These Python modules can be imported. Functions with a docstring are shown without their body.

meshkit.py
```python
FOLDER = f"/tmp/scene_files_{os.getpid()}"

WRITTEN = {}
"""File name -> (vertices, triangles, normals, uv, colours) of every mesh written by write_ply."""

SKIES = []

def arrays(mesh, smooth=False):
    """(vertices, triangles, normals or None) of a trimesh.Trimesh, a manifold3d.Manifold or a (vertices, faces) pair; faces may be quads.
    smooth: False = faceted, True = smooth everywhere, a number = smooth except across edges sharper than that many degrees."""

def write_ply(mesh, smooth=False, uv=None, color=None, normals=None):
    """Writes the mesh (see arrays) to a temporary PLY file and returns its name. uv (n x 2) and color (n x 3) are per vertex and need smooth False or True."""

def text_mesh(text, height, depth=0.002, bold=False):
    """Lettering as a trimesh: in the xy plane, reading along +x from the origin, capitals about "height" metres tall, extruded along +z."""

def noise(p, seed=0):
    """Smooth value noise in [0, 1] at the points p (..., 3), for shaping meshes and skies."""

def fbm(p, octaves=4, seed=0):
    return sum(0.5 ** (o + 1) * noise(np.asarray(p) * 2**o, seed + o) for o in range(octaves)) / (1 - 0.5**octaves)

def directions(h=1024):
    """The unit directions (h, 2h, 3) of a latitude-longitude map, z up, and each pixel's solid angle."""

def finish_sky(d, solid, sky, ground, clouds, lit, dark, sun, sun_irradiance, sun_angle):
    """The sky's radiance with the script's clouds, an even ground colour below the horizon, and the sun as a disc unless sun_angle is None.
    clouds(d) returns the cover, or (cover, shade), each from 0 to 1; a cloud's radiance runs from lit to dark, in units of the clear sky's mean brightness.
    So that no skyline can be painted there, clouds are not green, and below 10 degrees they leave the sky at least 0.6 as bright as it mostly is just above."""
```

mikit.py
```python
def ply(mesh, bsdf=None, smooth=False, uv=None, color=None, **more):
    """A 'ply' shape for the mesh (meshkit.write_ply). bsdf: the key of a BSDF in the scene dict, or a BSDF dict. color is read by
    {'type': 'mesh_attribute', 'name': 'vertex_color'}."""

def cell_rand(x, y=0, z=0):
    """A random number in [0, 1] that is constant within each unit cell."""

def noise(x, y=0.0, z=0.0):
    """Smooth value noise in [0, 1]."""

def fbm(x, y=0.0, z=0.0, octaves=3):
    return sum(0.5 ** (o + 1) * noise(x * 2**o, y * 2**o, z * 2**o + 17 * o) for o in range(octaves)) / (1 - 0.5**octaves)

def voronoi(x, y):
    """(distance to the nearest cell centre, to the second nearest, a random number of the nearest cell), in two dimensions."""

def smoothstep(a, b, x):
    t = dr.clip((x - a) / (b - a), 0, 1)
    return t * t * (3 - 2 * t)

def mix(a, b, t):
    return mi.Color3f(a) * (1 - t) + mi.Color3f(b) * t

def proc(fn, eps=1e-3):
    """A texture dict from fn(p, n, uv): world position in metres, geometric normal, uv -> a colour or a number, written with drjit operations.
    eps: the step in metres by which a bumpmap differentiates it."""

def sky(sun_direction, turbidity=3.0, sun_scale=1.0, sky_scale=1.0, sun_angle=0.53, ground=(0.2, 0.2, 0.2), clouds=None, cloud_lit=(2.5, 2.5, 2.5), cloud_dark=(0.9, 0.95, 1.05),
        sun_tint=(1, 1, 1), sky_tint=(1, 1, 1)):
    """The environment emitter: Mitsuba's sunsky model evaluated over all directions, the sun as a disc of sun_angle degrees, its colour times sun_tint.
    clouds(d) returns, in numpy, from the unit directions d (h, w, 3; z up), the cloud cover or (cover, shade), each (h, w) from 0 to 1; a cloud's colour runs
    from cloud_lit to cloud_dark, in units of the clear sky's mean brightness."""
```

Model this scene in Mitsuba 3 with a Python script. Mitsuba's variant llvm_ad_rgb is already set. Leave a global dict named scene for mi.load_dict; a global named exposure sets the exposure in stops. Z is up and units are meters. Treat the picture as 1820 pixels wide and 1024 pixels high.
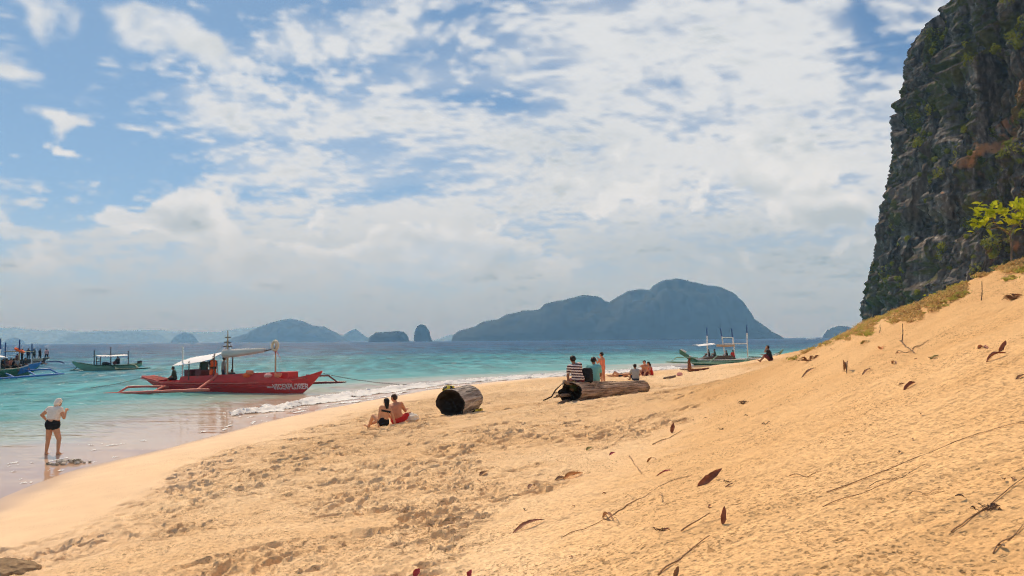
import math, random
import numpy as np, trimesh, manifold3d as m3, drjit as dr
import mitsuba as mi, mikit, meshkit
from mikit import proc, noise, fbm, voronoi, smoothstep, mix, cell_rand
from meshkit import noise as nnoise, fbm as nfbm
from scipy.interpolate import RBFInterpolator
from scipy.spatial import cKDTree
T = mi.ScalarTransform4f
rng = np.random.default_rng(11)
random.seed(11)
scene, labels = {'type': 'scene'}, {}

# ------------------------------------------------------------------ camera, sky, exposure
EYE = np.array([0.0, 0.0, 3.25])
FOV = 64.0
F = 910 / math.tan(math.radians(FOV / 2))            # focal length in pixels of the 1820 px wide photograph
PITCH, ROLL = math.atan(92.1 / F), math.atan(11 / 1450)
FWD = np.array([0, math.cos(PITCH), math.sin(PITCH)])
RIGHT = np.array([math.cos(ROLL), math.sin(PITCH) * math.sin(ROLL), -math.sin(ROLL) * math.cos(PITCH)])
RIGHT /= np.linalg.norm(RIGHT)
UP = np.cross(RIGHT, FWD)
scene['camera'] = {'type': 'perspective', 'fov': FOV, 'fov_axis': 'x', 'near_clip': 0.1, 'far_clip': 60000.0,
                   'to_world': T().look_at(EYE.tolist(), (EYE + FWD).tolist(), UP.tolist()),
                   'medium': {'type': 'ref', 'id': 'haze_air'}}
exposure = 1.33
SUN = (-0.31, 0.57, 0.76)

def ray(px, py):
    d = FWD + RIGHT * ((px - 910) / F) - UP * ((py - 512) / F)
    return d / np.linalg.norm(d)

def at(px, py, dist):
    """the point seen at pixel (px, py) of the photograph at y = dist"""
    d = ray(px, py)
    return EYE + d * (dist / d[1])

def on_level(px, py, z):
    d = ray(px, py)
    return EYE + d * ((z - EYE[2]) / d[2])

def np_smooth(a, b, x):
    t = np.clip((x - a) / (b - a), 0, 1)
    return t * t * (3 - 2 * t)

def clouds(d):
    """altocumulus sheet on a flat layer plus cumulus low over the sea; where each bank stands is set in degrees of azimuth and elevation"""
    az, el = np.degrees(np.arctan2(d[..., 0], d[..., 1])), np.degrees(np.arcsin(np.clip(d[..., 2], -1, 1)))
    cover, shade = np.zeros(az.shape), np.zeros(az.shape)
    h = 0.15 + np.maximum(d[..., 2], 0)
    q = np.stack([d[..., 0] / h, d[..., 1] / h, np.zeros_like(h)], -1)
    def bank(px, py, rx, ry, a, rot=0.0):
        c = ray(px, py)
        a0, e0 = math.degrees(math.atan2(c[0], c[1])), math.degrees(math.asin(c[2]))
        u, v = (az - a0 + 180) % 360 - 180, el - e0
        cr, sr = math.cos(math.radians(rot)), math.sin(math.radians(rot))
        u, v = u * cr + v * sr, -u * sr + v * cr
        return a * np.exp(-(u / (rx / 25.4)) ** 2 - (v / (ry / 25.4)) ** 2)
    w = np.stack([nfbm(q * 1.1, 3, 31), nfbm(q * 1.1, 3, 37), 0 * h], -1) - 0.5
    w[..., 2] = 0
    qq = q + 0.45 * w
    sheet = nfbm(qq * np.array([1.0, 1.3, 1]) * 2.3, 4, 3) - .5
    cells = nfbm(qq * np.array([1.0, 1.15, 1]) * 17 + 5, 3, 9) - .5
    fine = nfbm(qq * np.array([1.0, 1.0, 1]) * 42 + 9, 2, 15) - .5
    bias = (bank(1290, 300, 300, 230, .28) + bank(760, 320, 520, 70, .20) + bank(520, 225, 330, 60, .15) + bank(900, 400, 650, 100, .22) + bank(1400, 470, 330, 110, .2)
            + bank(1040, 120, 190, 70, .16, 12) + bank(1380, 60, 140, 110, .18) + bank(1560, 190, 110, 50, .18) + bank(560, 80, 150, 26, .13, 8) + bank(730, 40, 60, 24, .14, -20) + bank(890, 35, 60, 16, .12) + bank(760, 140, 160, 26, .2)
            - bank(60, 190, 300, 150, .36) - bank(620, 10, 240, 30, .16) - bank(540, 130, 190, 22, .2) - bank(820, 182, 120, 18, .2) - bank(1570, 70, 70, 90, .40)
            - bank(150, 340, 170, 42, .25) - bank(950, 60, 80, 40, .16) - bank(1190, 150, 40, 22, .16) - bank(640, 350, 180, 12, .16) - bank(985, 130, 50, 20, .2) - bank(1380, 230, 50, 30, .14) - bank(420, 250, 150, 10, .12) - bank(1500, 130, 60, 40, .12))
    bias = .30 * np.tanh(bias / .30)
    s = 1.25 * sheet + bias + 0.95 * cells + .40 * fine
    c1 = np_smooth(-.16, .34, s)
    veil = .42 * np_smooth(-.12, .22, .8 * sheet + bias)                # thin cloud between the cells
    # cumulus, laid out by angle
    t = np.stack([az / 5.2, el / 4.2, 0 * az + 3], -1)
    tw = t + .25 * np.stack([nfbm(t * 2, 3, 51) - .5, nfbm(t * 2, 3, 52) - .5, 0 * az], -1)
    bil = sum(.5 ** o * np.abs(nnoise(tw * 1.7 * 2 ** o + o * 7.3, 21 + o) - .5) * 2 for o in range(5)) / 1.94
    puff = nfbm(tw * 1.6, 5, 25) - .5
    cb = (bank(150, 14, 150, 34, .46, -8) + bank(330, 62, 120, 40, .52, -24) + bank(330, 385, 55, 50, .60) + bank(445, 470, 100, 48, .44) + bank(140, 490, 170, 50, .42)
          + bank(705, 430, 75, 52, .47) + bank(790, 465, 85, 45, .38) + bank(50, 412, 90, 10, .34) + bank(130, 213, 75, 9, .36, -10) + bank(160, 285, 100, 8, .30, -12) + bank(30, 130, 50, 8, .26) + bank(20, 278, 45, 6, .28) + bank(250, 395, 110, 12, .34)
          + bank(900, 470, 170, 60, .42) + bank(1250, 330, 240, 120, .24) + bank(1480, 300, 90, 90, .40) + bank(1280, 190, 80, 60, .34) + bank(1440, 60, 60, 80, .30) + bank(900, 120, 60, 26, .26, 10))
    e = cb - .30 + 1.35 * puff - .55 * (bil - .30)
    soft = .07 + .24 * np_smooth(11, 17, el)
    c2 = np_smooth(-.3 * soft, soft, e) * np_smooth(2.2, 8.0, el)            # their feet are lost in the haze
    # a low pale deck that thickens towards the horizon
    low = np.clip((9.0 - el) / 8.0, 0, 1) ** 1.1 * (0.72 + 0.9 * (nfbm(t * np.array([.6, 1.3, 1]), 4, 5) - 0.5))
    low = np.clip(low, 0, 0.93)
    cover = 1 - (1 - veil) * (1 - 0.90 * c1) * (1 - (.84 + .12 * np_smooth(6, 12, el)) * c2) * (1 - low)
    thick = np_smooth(.22, .75, s)
    deck = nfbm(t * np.array([.8, 2.2, 1]) + 7, 5, 77)
    base = np.clip((10 - el) / 9, 0, 1)
    relief = nfbm((tw + np.array([0, -.10, 0])) * 1.9, 4, 25) - nfbm((tw + np.array([0, .10, 0])) * 1.9, 4, 25)
    shade = .07 + .50 * thick * np_smooth(.36, .66, deck) * (1 - .4 * c2) + .70 * base * (1 - .85 * c2) + c2 * np.clip(.06 + 1.15 * relief + 1.3 * (bil - .30) * np_smooth(16, 8, el) + .34 * np_smooth(.05, .4, e) * np_smooth(13, 5, el), -.10, .50) + .25 * np.clip(-cells, 0, 1) * c1
    shade += bank(1300, 445, 330, 50, .22) + bank(1000, 265, 120, 70, .16)
    return np.clip(cover, 0, 1), np.clip(shade, 0, 1)

scene['sky'] = mikit.sky(SUN, turbidity=3, clouds=clouds, cloud_lit=(3.6, 3.68, 3.74), cloud_dark=(1.52, 1.92, 2.18), sun_tint=(1.08, 1.0, 0.88), sky_tint=(.78, .95, 1.08))

# ------------------------------------------------------------------ shared helpers
def obj(key, mesh, bsdf, smooth=False, label=None, category=None, group=None, kind=None, **kw):
    scene[key] = mikit.ply(mesh, bsdf, smooth, **kw)
    tag(key, label, category, group, kind)
    return key

def tag(key, label=None, category=None, group=None, kind=None):
    d = {k: v for k, v in (('label', label), ('category', category), ('group', group), ('kind', kind)) if v}
    if d:
        labels[key] = {**labels.get(key, {}), **d}

taken = {}
def numbered(name):
    taken[name] = taken.get(name, -1) + 1
    return name if not taken[name] else '%s_%03d' % (name, taken[name])

def mat(key, **kw):
    two = kw.pop('twosided', True)
    b = {'type': 'principled', **kw}
    for k, v in list(b.items()):
        if k == 'base_color' and isinstance(v, tuple):
            b[k] = {'type': 'rgb', 'value': list(v)}
    scene[key] = {'type': 'twosided', 'b': b} if two else b
    return key

def bumped(key, height, scale, eps=1e-3, **kw):
    b = {'type': 'principled', **kw}
    for k, v in list(b.items()):
        if k == 'base_color' and isinstance(v, tuple):
            b[k] = {'type': 'rgb', 'value': list(v)}
    scene[key] = {'type': 'twosided', 'b': {'type': 'bumpmap', 't': proc(height, eps), 'scale': scale, 'b': b}}
    return key

def grid_faces(n, m):
    """quads of an n x m grid of vertices, as triangles"""
    i, j = np.meshgrid(np.arange(n - 1), np.arange(m - 1), indexing='ij')
    a = (i * m + j).ravel()
    q = np.stack([a, a + m, a + m + 1, a + 1], 1)
    return np.vstack([q[:, [0, 1, 2]], q[:, [0, 2, 3]]])

# ------------------------------------------------------------------ the shape of the beach (metres; the camera stands over the origin)
SHORE = np.array([(-7, -60), (-8, -20), (-9.2, 0), (-9.7, 9), (-10.1, 14.5), (-11.0, 18.5), (-11.2, 21), (-10.65, 25.4), (-10.3, 30), (-9.9, 35), (-8.4, 42), (-6.0, 52), (-1.6, 62), (4.3, 70), (12.5, 79), (19.6, 89), (25, 100), (40, 118), (75, 150), (170, 190)], float)
_t = np.concatenate([[0], np.cumsum(np.linalg.norm(np.diff(SHORE, axis=0), axis=1))])
from scipy.interpolate import PchipInterpolator
_u = np.arange(0, _t[-1], 0.5)
SHORE_F = np.stack([PchipInterpolator(_t, SHORE[:, 0])(_u), PchipInterpolator(_t, SHORE[:, 1])(_u)], 1)
SHORE_T = np.gradient(SHORE_F, axis=0)
SHORE_T /= np.linalg.norm(SHORE_T, axis=1, keepdims=True)
SHORE_N = np.stack([-SHORE_T[:, 1], SHORE_T[:, 0]], 1)         # towards the sea
_tree = cKDTree(SHORE_F)

def inland(x, y):
    """signed distance from the waterline, positive on land"""
    p = np.stack([np.ravel(x), np.ravel(y)], 1)
    d, i = _tree.query(p, workers=-1)
    side = ((p - SHORE_F[i]) * SHORE_N[i]).sum(1)
    perp = np.abs(side)
    dd = np.where(d < 3, perp, d)
    return np.where(side > 0, -dd, dd).reshape(np.shape(x))

LAND = [(0, 0, 1.62), (-.75, 6.8, 1.3), (.27, 9.8, 1.38), (1.6, 12.25, 1.45), (3.8, 17.4, 1.6), (11.3, 35, 1.74), (2.2, 3.6, 2.2), (9.4, 15, 4.62), (12.8, 30, 3.72), (14.7, 46, 1.86),
        (-3.8, 25, .68), (-1.8, 26.5, .85), (2, 27, 1.2), (4.7, 43, 1.0), (-6.3, 10, .48), (-3.5, 7.5, .95), (-3.5, 14, .8), (0, 18, 1.18), (-2, 34, .72), (9, 55, .98), (5, 8, 3.2), (7, 22, 2.55), (3, 8.5, 2.3), (1.3, 6, 1.95), (8.5, 24.5, 2.6), (10.8, 30, 2.75), (11.3, 22, 4.25),
        (15.5, 32, 3.85), (22, 40, 4.2), (12.4, 15, 5.2), (20, 15, 6.2), (12, 5, 5.0), (6, 2, 3.3), (18, 47, 2.6), (24, 60, 2.0), (30, 80, 2.4), (22, 78, 1.0), (45, 100, 2.5), (60, 110, 3), (15, 64, .85),
        (0, -8, 2.0), (-5, -4, .85), (10, -10, 4.8), (30, 0, 7), (40, 40, 6), (70, 80, 5), (-2, -30, 2), (20, -40, 6)]
_ctl = list(LAND)
for k in range(8, len(SHORE_F), 9):
    for off, z in ((0, 0.0), (-6, -.42), (-25, -1.5), (-70, -2.8), (2.5, .24)):
        q_ = SHORE_F[k] - SHORE_N[k] * off if off > 0 else SHORE_F[k] + SHORE_N[k] * (-off)
        _ctl.append((q_[0], q_[1], z))
_ctl = np.array(_ctl)
_rbf = RBFInterpolator(_ctl[:, :2], _ctl[:, 2], kernel='linear', neighbors=40, smoothing=0.02)
_rbf2 = RBFInterpolator(_ctl[:, :2], _ctl[:, 2], kernel='thin_plate_spline', smoothing=0.05)

def macro(x, y):
    p = np.stack([np.ravel(x), np.ravel(y)], 1)
    z = np.clip(_rbf2(p), -4, 9)
    s = inland(p[:, 0], p[:, 1])
    sea = np.maximum(-3.5, 0.075 * s - 0.0006 * s * s)
    z = np.where(s < -40, -3.0, np.where(s < 0, np.minimum(z, -0.02 + 0.02 * s), z))
    w = np_smooth(0, 3.5, s)
    z = np.where((s >= 0), (1 - w) * 0.09 * s + w * np.maximum(z, 0.09 * 3.2), z)
    return z.reshape(np.shape(x))

def dune(x, y):
    """1 on the smooth slope of blown sand at the right, 0 on the trodden flat"""
    fx = np.interp(y, [-10, 0, 6.8, 9.8, 12.25, 17.4, 35, 60, 100], [-3.5, -2.6, -.75, .27, 1.6, 3.8, 11.3, 20, 33])
    w = 0.9 * (nfbm(np.stack([x * .6, y * .6, 0 * x], -1), 3, 8) - 0.5) * (1 + y * .05)
    return np_smooth(-.8, .9, x - fx + w)

# trodden sand: footprints as shallow scoops with a raised rim
_fp = []
_r = np.random.default_rng(5)
for _ in range(24000):
    y_ = 2.5 + 62 * _r.random() ** 1.5
    x_ = (_r.random() * 1.5 - .85) * (y_ * .72 + 3)
    _fp.append((x_, y_))
_fp = np.array(_fp)
_s = inland(_fp[:, 0], _fp[:, 1])
_dn = dune(_fp[:, 0], _fp[:, 1])
_edge = 2.6 + 0.055 * np.clip(_fp[:, 1] - 14, 0, 60) + 1.6 * (nfbm(np.stack([_fp[:, 0] * .35, _fp[:, 1] * .35, 0 * _s], -1), 2, 77) - .4)
_keep = (_s > _edge) & (_r.random(len(_fp)) < (1 - .93 * _dn)) & (nfbm(np.stack([_fp[:, 0] * .5, _fp[:, 1] * .4, 0 * _s], -1), 2, 99) > 0.34)
_fp = _fp[_keep]
_ang = np.where(_r.random(len(_fp)) < .25, 1.1 + .4 * _r.standard_normal(len(_fp)), .15 + .4 * _r.standard_normal(len(_fp)))
_len = .08 + .13 * _r.random(len(_fp)) ** 1.3; _wid = .05 + .06 * _r.random(len(_fp)); _dep = (.012 + .032 * _r.random(len(_fp)) ** 1.3) * (1 + .012 * _fp[:, 1])
_deep = np_smooth(.35, .70, nfbm(np.stack([_fp[:, 0] * .8, _fp[:, 1] * .6, 0 * _ang + 4], -1), 3, 98))
_dep *= .60 + 1.0 * _deep
_big = _r.random(len(_fp)) < .035                                          # whole footprints pressed deep among the scuffs
_len = np.where(_big, .17 + .06 * _r.random(len(_fp)), _len); _wid = np.where(_big, .085 + .03 * _r.random(len(_fp)), _wid); _dep = np.where(_big, .055 + .03 * _r.random(len(_fp)), _dep)
_ang = np.where(_big, .45 + .5 * _r.standard_normal(len(_fp)), _ang)
_len *= 1 + .02 * _fp[:, 1]; _wid *= 1 + .02 * _fp[:, 1]

def scoops(x, y):
    p = np.stack([x, y], 1)
    out = np.zeros(len(x))
    wob = 1 + .45 * (nnoise(np.stack([x * 7, y * 7, 0 * x], -1), 4) - .5) + .22 * (nnoise(np.stack([x * 18, y * 18, 0 * x], -1), 6) - .5)
    tree = cKDTree(p)
    near = tree.query_ball_point(_fp, 2.1 * _len, workers=-1)
    for k, idx in enumerate(near):
        if not idx:
            continue
        idx = np.asarray(idx)
        d = p[idx] - _fp[k]
        c, s_ = math.cos(_ang[k]), math.sin(_ang[k])
        u, v = (d[:, 0] * c + d[:, 1] * s_) / _len[k], (-d[:, 0] * s_ + d[:, 1] * c) / (_wid[k] * (1 - .22 * (d[:, 0] * c + d[:, 1] * s_) / _len[k]))
        r = np.sqrt(u * u + v * v) * wob[idx]
        prof = -_dep[k] * (1 - np_smooth(.55, 1.05, r)) + .40 * _dep[k] * np.exp(-((r - 1.3) / .28) ** 2)
        out[idx] = np.where(prof < 0, np.minimum(out[idx], prof), np.maximum(out[idx], out[idx] + prof * .7))
    return np.clip(out, -.11, .045)

def beach_height(x, y, fine=True):
    s = inland(x, y)
    z = macro(x, y)
    if not fine:
        return z
    dn = dune(x, y)
    P = lambda a, b, c=0.0: np.stack([x * a, y * b, 0 * x + c], -1)
    edge = 2.6 + 0.055 * np.clip(y - 14, 0, 60) + 1.6 * (nfbm(P(.35, .35), 2, 77) - .4)
    tr = np_smooth(-.3, .5, s - edge)                     # trodden
    z = z + np_smooth(-2.5, 1, s) * .075 * (nfbm(P(.33, .33), 3, 2) - .5)
    lump = nfbm(P(2.6, 2.6), 4, 12) - .5
    ridg = np.abs(nfbm(P(3.6, 4.4, 3), 4, 19) - .5)
    small = nfbm(P(11, 11, 1), 3, 23) - .5
    clod = np.maximum(nnoise(P(17, 17, 5), 29) - .62, 0)
    z = z + tr * (1 - dn) * (.060 * lump - .060 * ridg + .022 * small + .03 * clod)
    # the slope: blown ripples and rills that run down it, a few trails
    rill = nfbm(P(1.15, 4.2, 2) @ np.array([[.92, -.38, 0], [.38, .92, 0], [0, 0, 1]]), 4, 41) - .5
    z = z + dn * (.050 * rill + .018 * (nfbm(P(1.6, 1.6, 8), 3, 43) - .5) + .010 * small)
    m = (s > 1) & (y > 0) & (y < 70) & (np.abs(x) < 60)
    sc = np.zeros(len(x))
    sc[m] = scoops(x[m], y[m])
    z = z + sc * (1 - .96 * np_smooth(.2, .75, dn))
    # a little scarp cut by the last wave
    z = z + .035 * np_smooth(.0, .25, s - .35) * (1 - np_smooth(.4, 3.5, s)) * np_smooth(27, 33, y)
    return z

# ------------------------------------------------------------------ materials of the ground and the sea
_ys = [-60, -20, 0, 9, 14.5, 21, 25.4, 35, 42, 52, 62, 70, 79, 89, 100, 118, 150, 190]
_xs = [float(v) for v in np.interp(_ys, SHORE_F[:, 1], SHORE_F[:, 0])]

def shore_side(p):
    """distance from the waterline in metres, positive at sea (a plain function of the place on the map)"""
    x, y = mi.Float(p.x), mi.Float(p.y)
    xs, sl = mi.Float(float(_xs[0])), mi.Float(0.0)
    for a, b, xa, xb in zip(_ys[:-1], _ys[1:], _xs[:-1], _xs[1:]):
        t = (y - a) / (b - a)
        on = (t >= 0) & ((t < 1) | (b == _ys[-1]))
        xs = dr.select(on, xa + (xb - xa) * t, xs)
        sl = dr.select(on, float((xb - xa) / (b - a)), sl)
    return (xs - x) / dr.sqrt(1 + sl * sl)

def sand_color(p, n, uv):
    s = -shore_side(p)
    big = fbm(p.x * .35, p.y * .35, 2.0, 3)
    mid = fbm(p.x * 2.3, p.y * 2.3, 7.0, 3)
    grain = noise(p.x * 70, p.y * 70, p.z * 70)
    grain2 = noise(p.x * 190, p.y * 190, p.z * 190)
    slope = smoothstep(1.30, 1.95, p.z + .5 * (mid - .5))           # coarser, darker golden sand on the blown slope
    c = mix(mix((.69, .46, .245), (.575, .350, .158), slope), mix((.78, .565, .335), (.665, .432, .215), slope), dr.clip(.5 + 1.4 * (big - .5) + .9 * (mid - .5), 0, 1))
    c = c * (0.80 + 0.26 * grain + 0.14 * grain2)
    c = mix(c, (.20, .10, .035), .62 * dr.maximum(smoothstep(.66, .80, noise(p.x * 58, p.y * 58, p.z * 58 + 40)), smoothstep(.74, .86, noise(p.x * 31, p.y * 31, p.z * 31 + 11))) * (.12 + .9 * smoothstep(.4, .65, fbm(p.x * 1.7, p.y * 1.7, 21.0, 2))))  # dark specks: the shade of small pits painted into the sand colour
    # packed, paler and damper sand along the water
    firm = 1 - smoothstep(2.0, 5.5, s + 2.5 * (big - .5))
    c = mix(c, mi.Color3f(.72, .53, .345) * (.94 + .12 * mid), .85 * firm)
    wet = 1 - smoothstep(-.2, 1.0, s + 1.3 * (fbm(p.x * .5, p.y * .5, 9.0, 3) - .5))
    return mix(c, (.47, .31, .19), .8 * wet)

def sand_rough(p, n, uv):
    s = -shore_side(p)
    return 0.30 + 0.68 * smoothstep(-.3, 1.5, s + 1.3 * (fbm(p.x * .5, p.y * .5, 9.0, 3) - .5))

def sand_relief(p, n, uv):
    s = -shore_side(p)
    dry = smoothstep(1.5, 6.0, s)
    a = fbm(p.x * 34, p.y * 34, p.z * 34, 3)
    pit = smoothstep(.62, .86, noise(p.x * 47, p.y * 47, p.z * 47))
    slope = smoothstep(1.30, 1.95, p.z)
    return dry * (.010 * a - .012 * pit + (.028 - .014 * slope) * fbm(p.x * 9, p.y * 9, p.z * 9, 3) + .003 * fbm(p.x * 90, p.y * 90, p.z * 90, 2))

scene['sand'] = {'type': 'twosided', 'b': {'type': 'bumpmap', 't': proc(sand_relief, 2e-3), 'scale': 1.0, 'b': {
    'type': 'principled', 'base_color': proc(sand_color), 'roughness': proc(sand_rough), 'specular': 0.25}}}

def sea_color(p, n, uv):
    s = shore_side(p)
    q = fbm(p.x * .05, p.y * .09, 1.0, 3)
    q2 = fbm(p.x * .25, p.y * .7, 4.0, 3)
    w = s + 5 * (q2 - .5) + 9 * (q - .5) * smoothstep(2, 20, s)
    c = mix((.42, .285, .205), (.38, .29, .22), smoothstep(-.5, 4.0, w))
    c = mix(c, (.30, .36, .29), smoothstep(4.0, 8.5, w))
    c = mix(c, (.080, .32, .31), smoothstep(7.5, 15.0, w))
    c = mix(c, (.040, .250, .285), smoothstep(13, 42, w))
    c = mix(c, (.010, .108, .215), smoothstep(34, 105, w + 50 * (q - .5)))
    c = mix(c, (.004, .066, .175), smoothstep(110, 380, w + 160 * (q - .5)))
    # streaks: the light and dark of waves, painted into the water colour
    wave_streak = mi.Float(.5) + (fbm(p.x * .8 + .1 * p.y, p.y * .17, 11.0, 3) - .5) * smoothstep(8, 30, s) * (1 - smoothstep(120, 260, s)) + (fbm(p.x * .22 + .03 * p.y, p.y * .028, 12.0, 3) - .5) * smoothstep(50, 160, s) * (1 - .7 * smoothstep(600, 1500, s))
    return c * (.86 + .28 * q2) * dr.clip(.25 + 1.5 * wave_streak, .2, 1.9)

def sea_relief(p, n, uv):
    s = shore_side(p)
    calm = .06 + .94 * smoothstep(2, 16, s)
    w = fbm(p.x * .40 + .18 * p.y, p.y * .95, 2.0, 3) * .50 + fbm(p.x * 1.7 - p.y * .4, p.y * 3.2, 5.0, 3) * .12
    mid = fbm(p.x * .14 + .03 * p.y, p.y * .26, 6.0, 3) * 2.0
    far = fbm(p.x * .035, p.y * .075, 3.0, 3) * 7.0
    return calm * (w + mid * smoothstep(10, 40, s) + far * smoothstep(60, 200, s))

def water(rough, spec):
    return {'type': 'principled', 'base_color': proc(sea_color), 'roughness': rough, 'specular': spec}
# smooth water in the shallows, wind-ruffled water farther out
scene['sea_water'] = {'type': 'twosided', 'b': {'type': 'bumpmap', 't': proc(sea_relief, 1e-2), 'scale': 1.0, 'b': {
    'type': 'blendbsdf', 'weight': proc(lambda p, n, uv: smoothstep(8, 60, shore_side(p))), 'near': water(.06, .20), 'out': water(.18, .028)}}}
mat('foam', base_color=proc(lambda p, n, uv: mi.Color3f(.80, .80, .78) * (.8 + .2 * fbm(p.x * 6, p.y * 6, p.z * 6, 3))), roughness=.8, specular=.2)

# ------------------------------------------------------------------ beach and sea as sheets: rings about the camera, finest where the photograph looks
def rings(r0, r1, nr, dense, na, wide=math.pi):
    r = np.geomspace(r0, r1, nr) if np.isscalar(nr) else np.concatenate([np.geomspace(a, b, n, endpoint=False) for a, b, n in nr] + [[r1]])
    a = np.linspace(-dense, dense, na)
    side = np.linspace(dense, wide, 60)[1:]
    a = np.concatenate([-side[::-1], a, side])
    rr, aa = np.meshgrid(r, a, indexing='ij')
    return (rr * np.sin(aa)).ravel(), (rr * np.cos(aa)).ravel(), grid_faces(len(r), len(a))[:, ::-1]

def used(v, f):
    keep = np.unique(f)
    new = np.full(len(v), -1)
    new[keep] = np.arange(len(keep))
    return v[keep], new[f]

bx, by, bf = rings(1.1, 175, [(1.1, 3.5, 60), (3.5, 40, 880), (40, 175, 120)], math.radians(36), 800)
bs = inland(bx, by)
bz = beach_height(bx, by)
bv = np.stack([bx, by, bz], 1)
bf = bf[(bs[bf] > -14).any(1)]
bv, bf = used(bv, bf)
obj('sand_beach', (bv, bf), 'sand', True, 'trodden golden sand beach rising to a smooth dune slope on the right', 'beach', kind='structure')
_near = by > -30
_gt = cKDTree(np.stack([bx, by], 1)[_near])
_gz = bz[_near]
_gxy = np.stack([bx, by], 1)[_near]

def ground(x, y):
    d, i = _gt.query(np.stack([np.ravel(x), np.ravel(y)], 1), k=3)
    w = 1 / (d + 1e-4)
    z = (w * _gz[i]).sum(1) / w.sum(1)
    return z.reshape(np.shape(x)) if np.shape(x) else float(z[0])

def on_sand(px, py, sea=False):
    """the first place where the line of sight through a pixel meets the beach"""
    d = ray(px, py)
    y = np.geomspace(2.2, 130, 1500)
    P = EYE + d * (y / d[1])[:, None]
    g = np.maximum(ground(P[:, 0], P[:, 1]), 0.0 if sea else -9)
    hit = np.nonzero(P[:, 2] <= g)[0]
    return P[hit[0]] if len(hit) else P[-1]

def waves(x, y):
    s = -inland(x, y)
    P = lambda a, b, c: np.stack([x * a + .25 * y * b, y * b, 0 * x + c], -1)
    calm = np_smooth(1, 22, s)
    z = calm * (.16 * (nfbm(P(.22, .42, 1), 3, 61) - .5) + .10 * (nfbm(P(.7, 1.5, 2), 3, 62) - .5))
    fade = 1 - np_smooth(150, 300, np.hypot(x, y))
    # low swells that run up the shallows
    sw = .17 * np.exp(-((s - 7.5 - 2.0 * (nfbm(P(.12, .12, 5), 2, 63) - .5)) / .9) ** 2) * np_smooth(.45, .6, nfbm(P(.10, .10, 8), 2, 64))
    return fade * z + sw + .004 * np_smooth(-1, 1, s)

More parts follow.
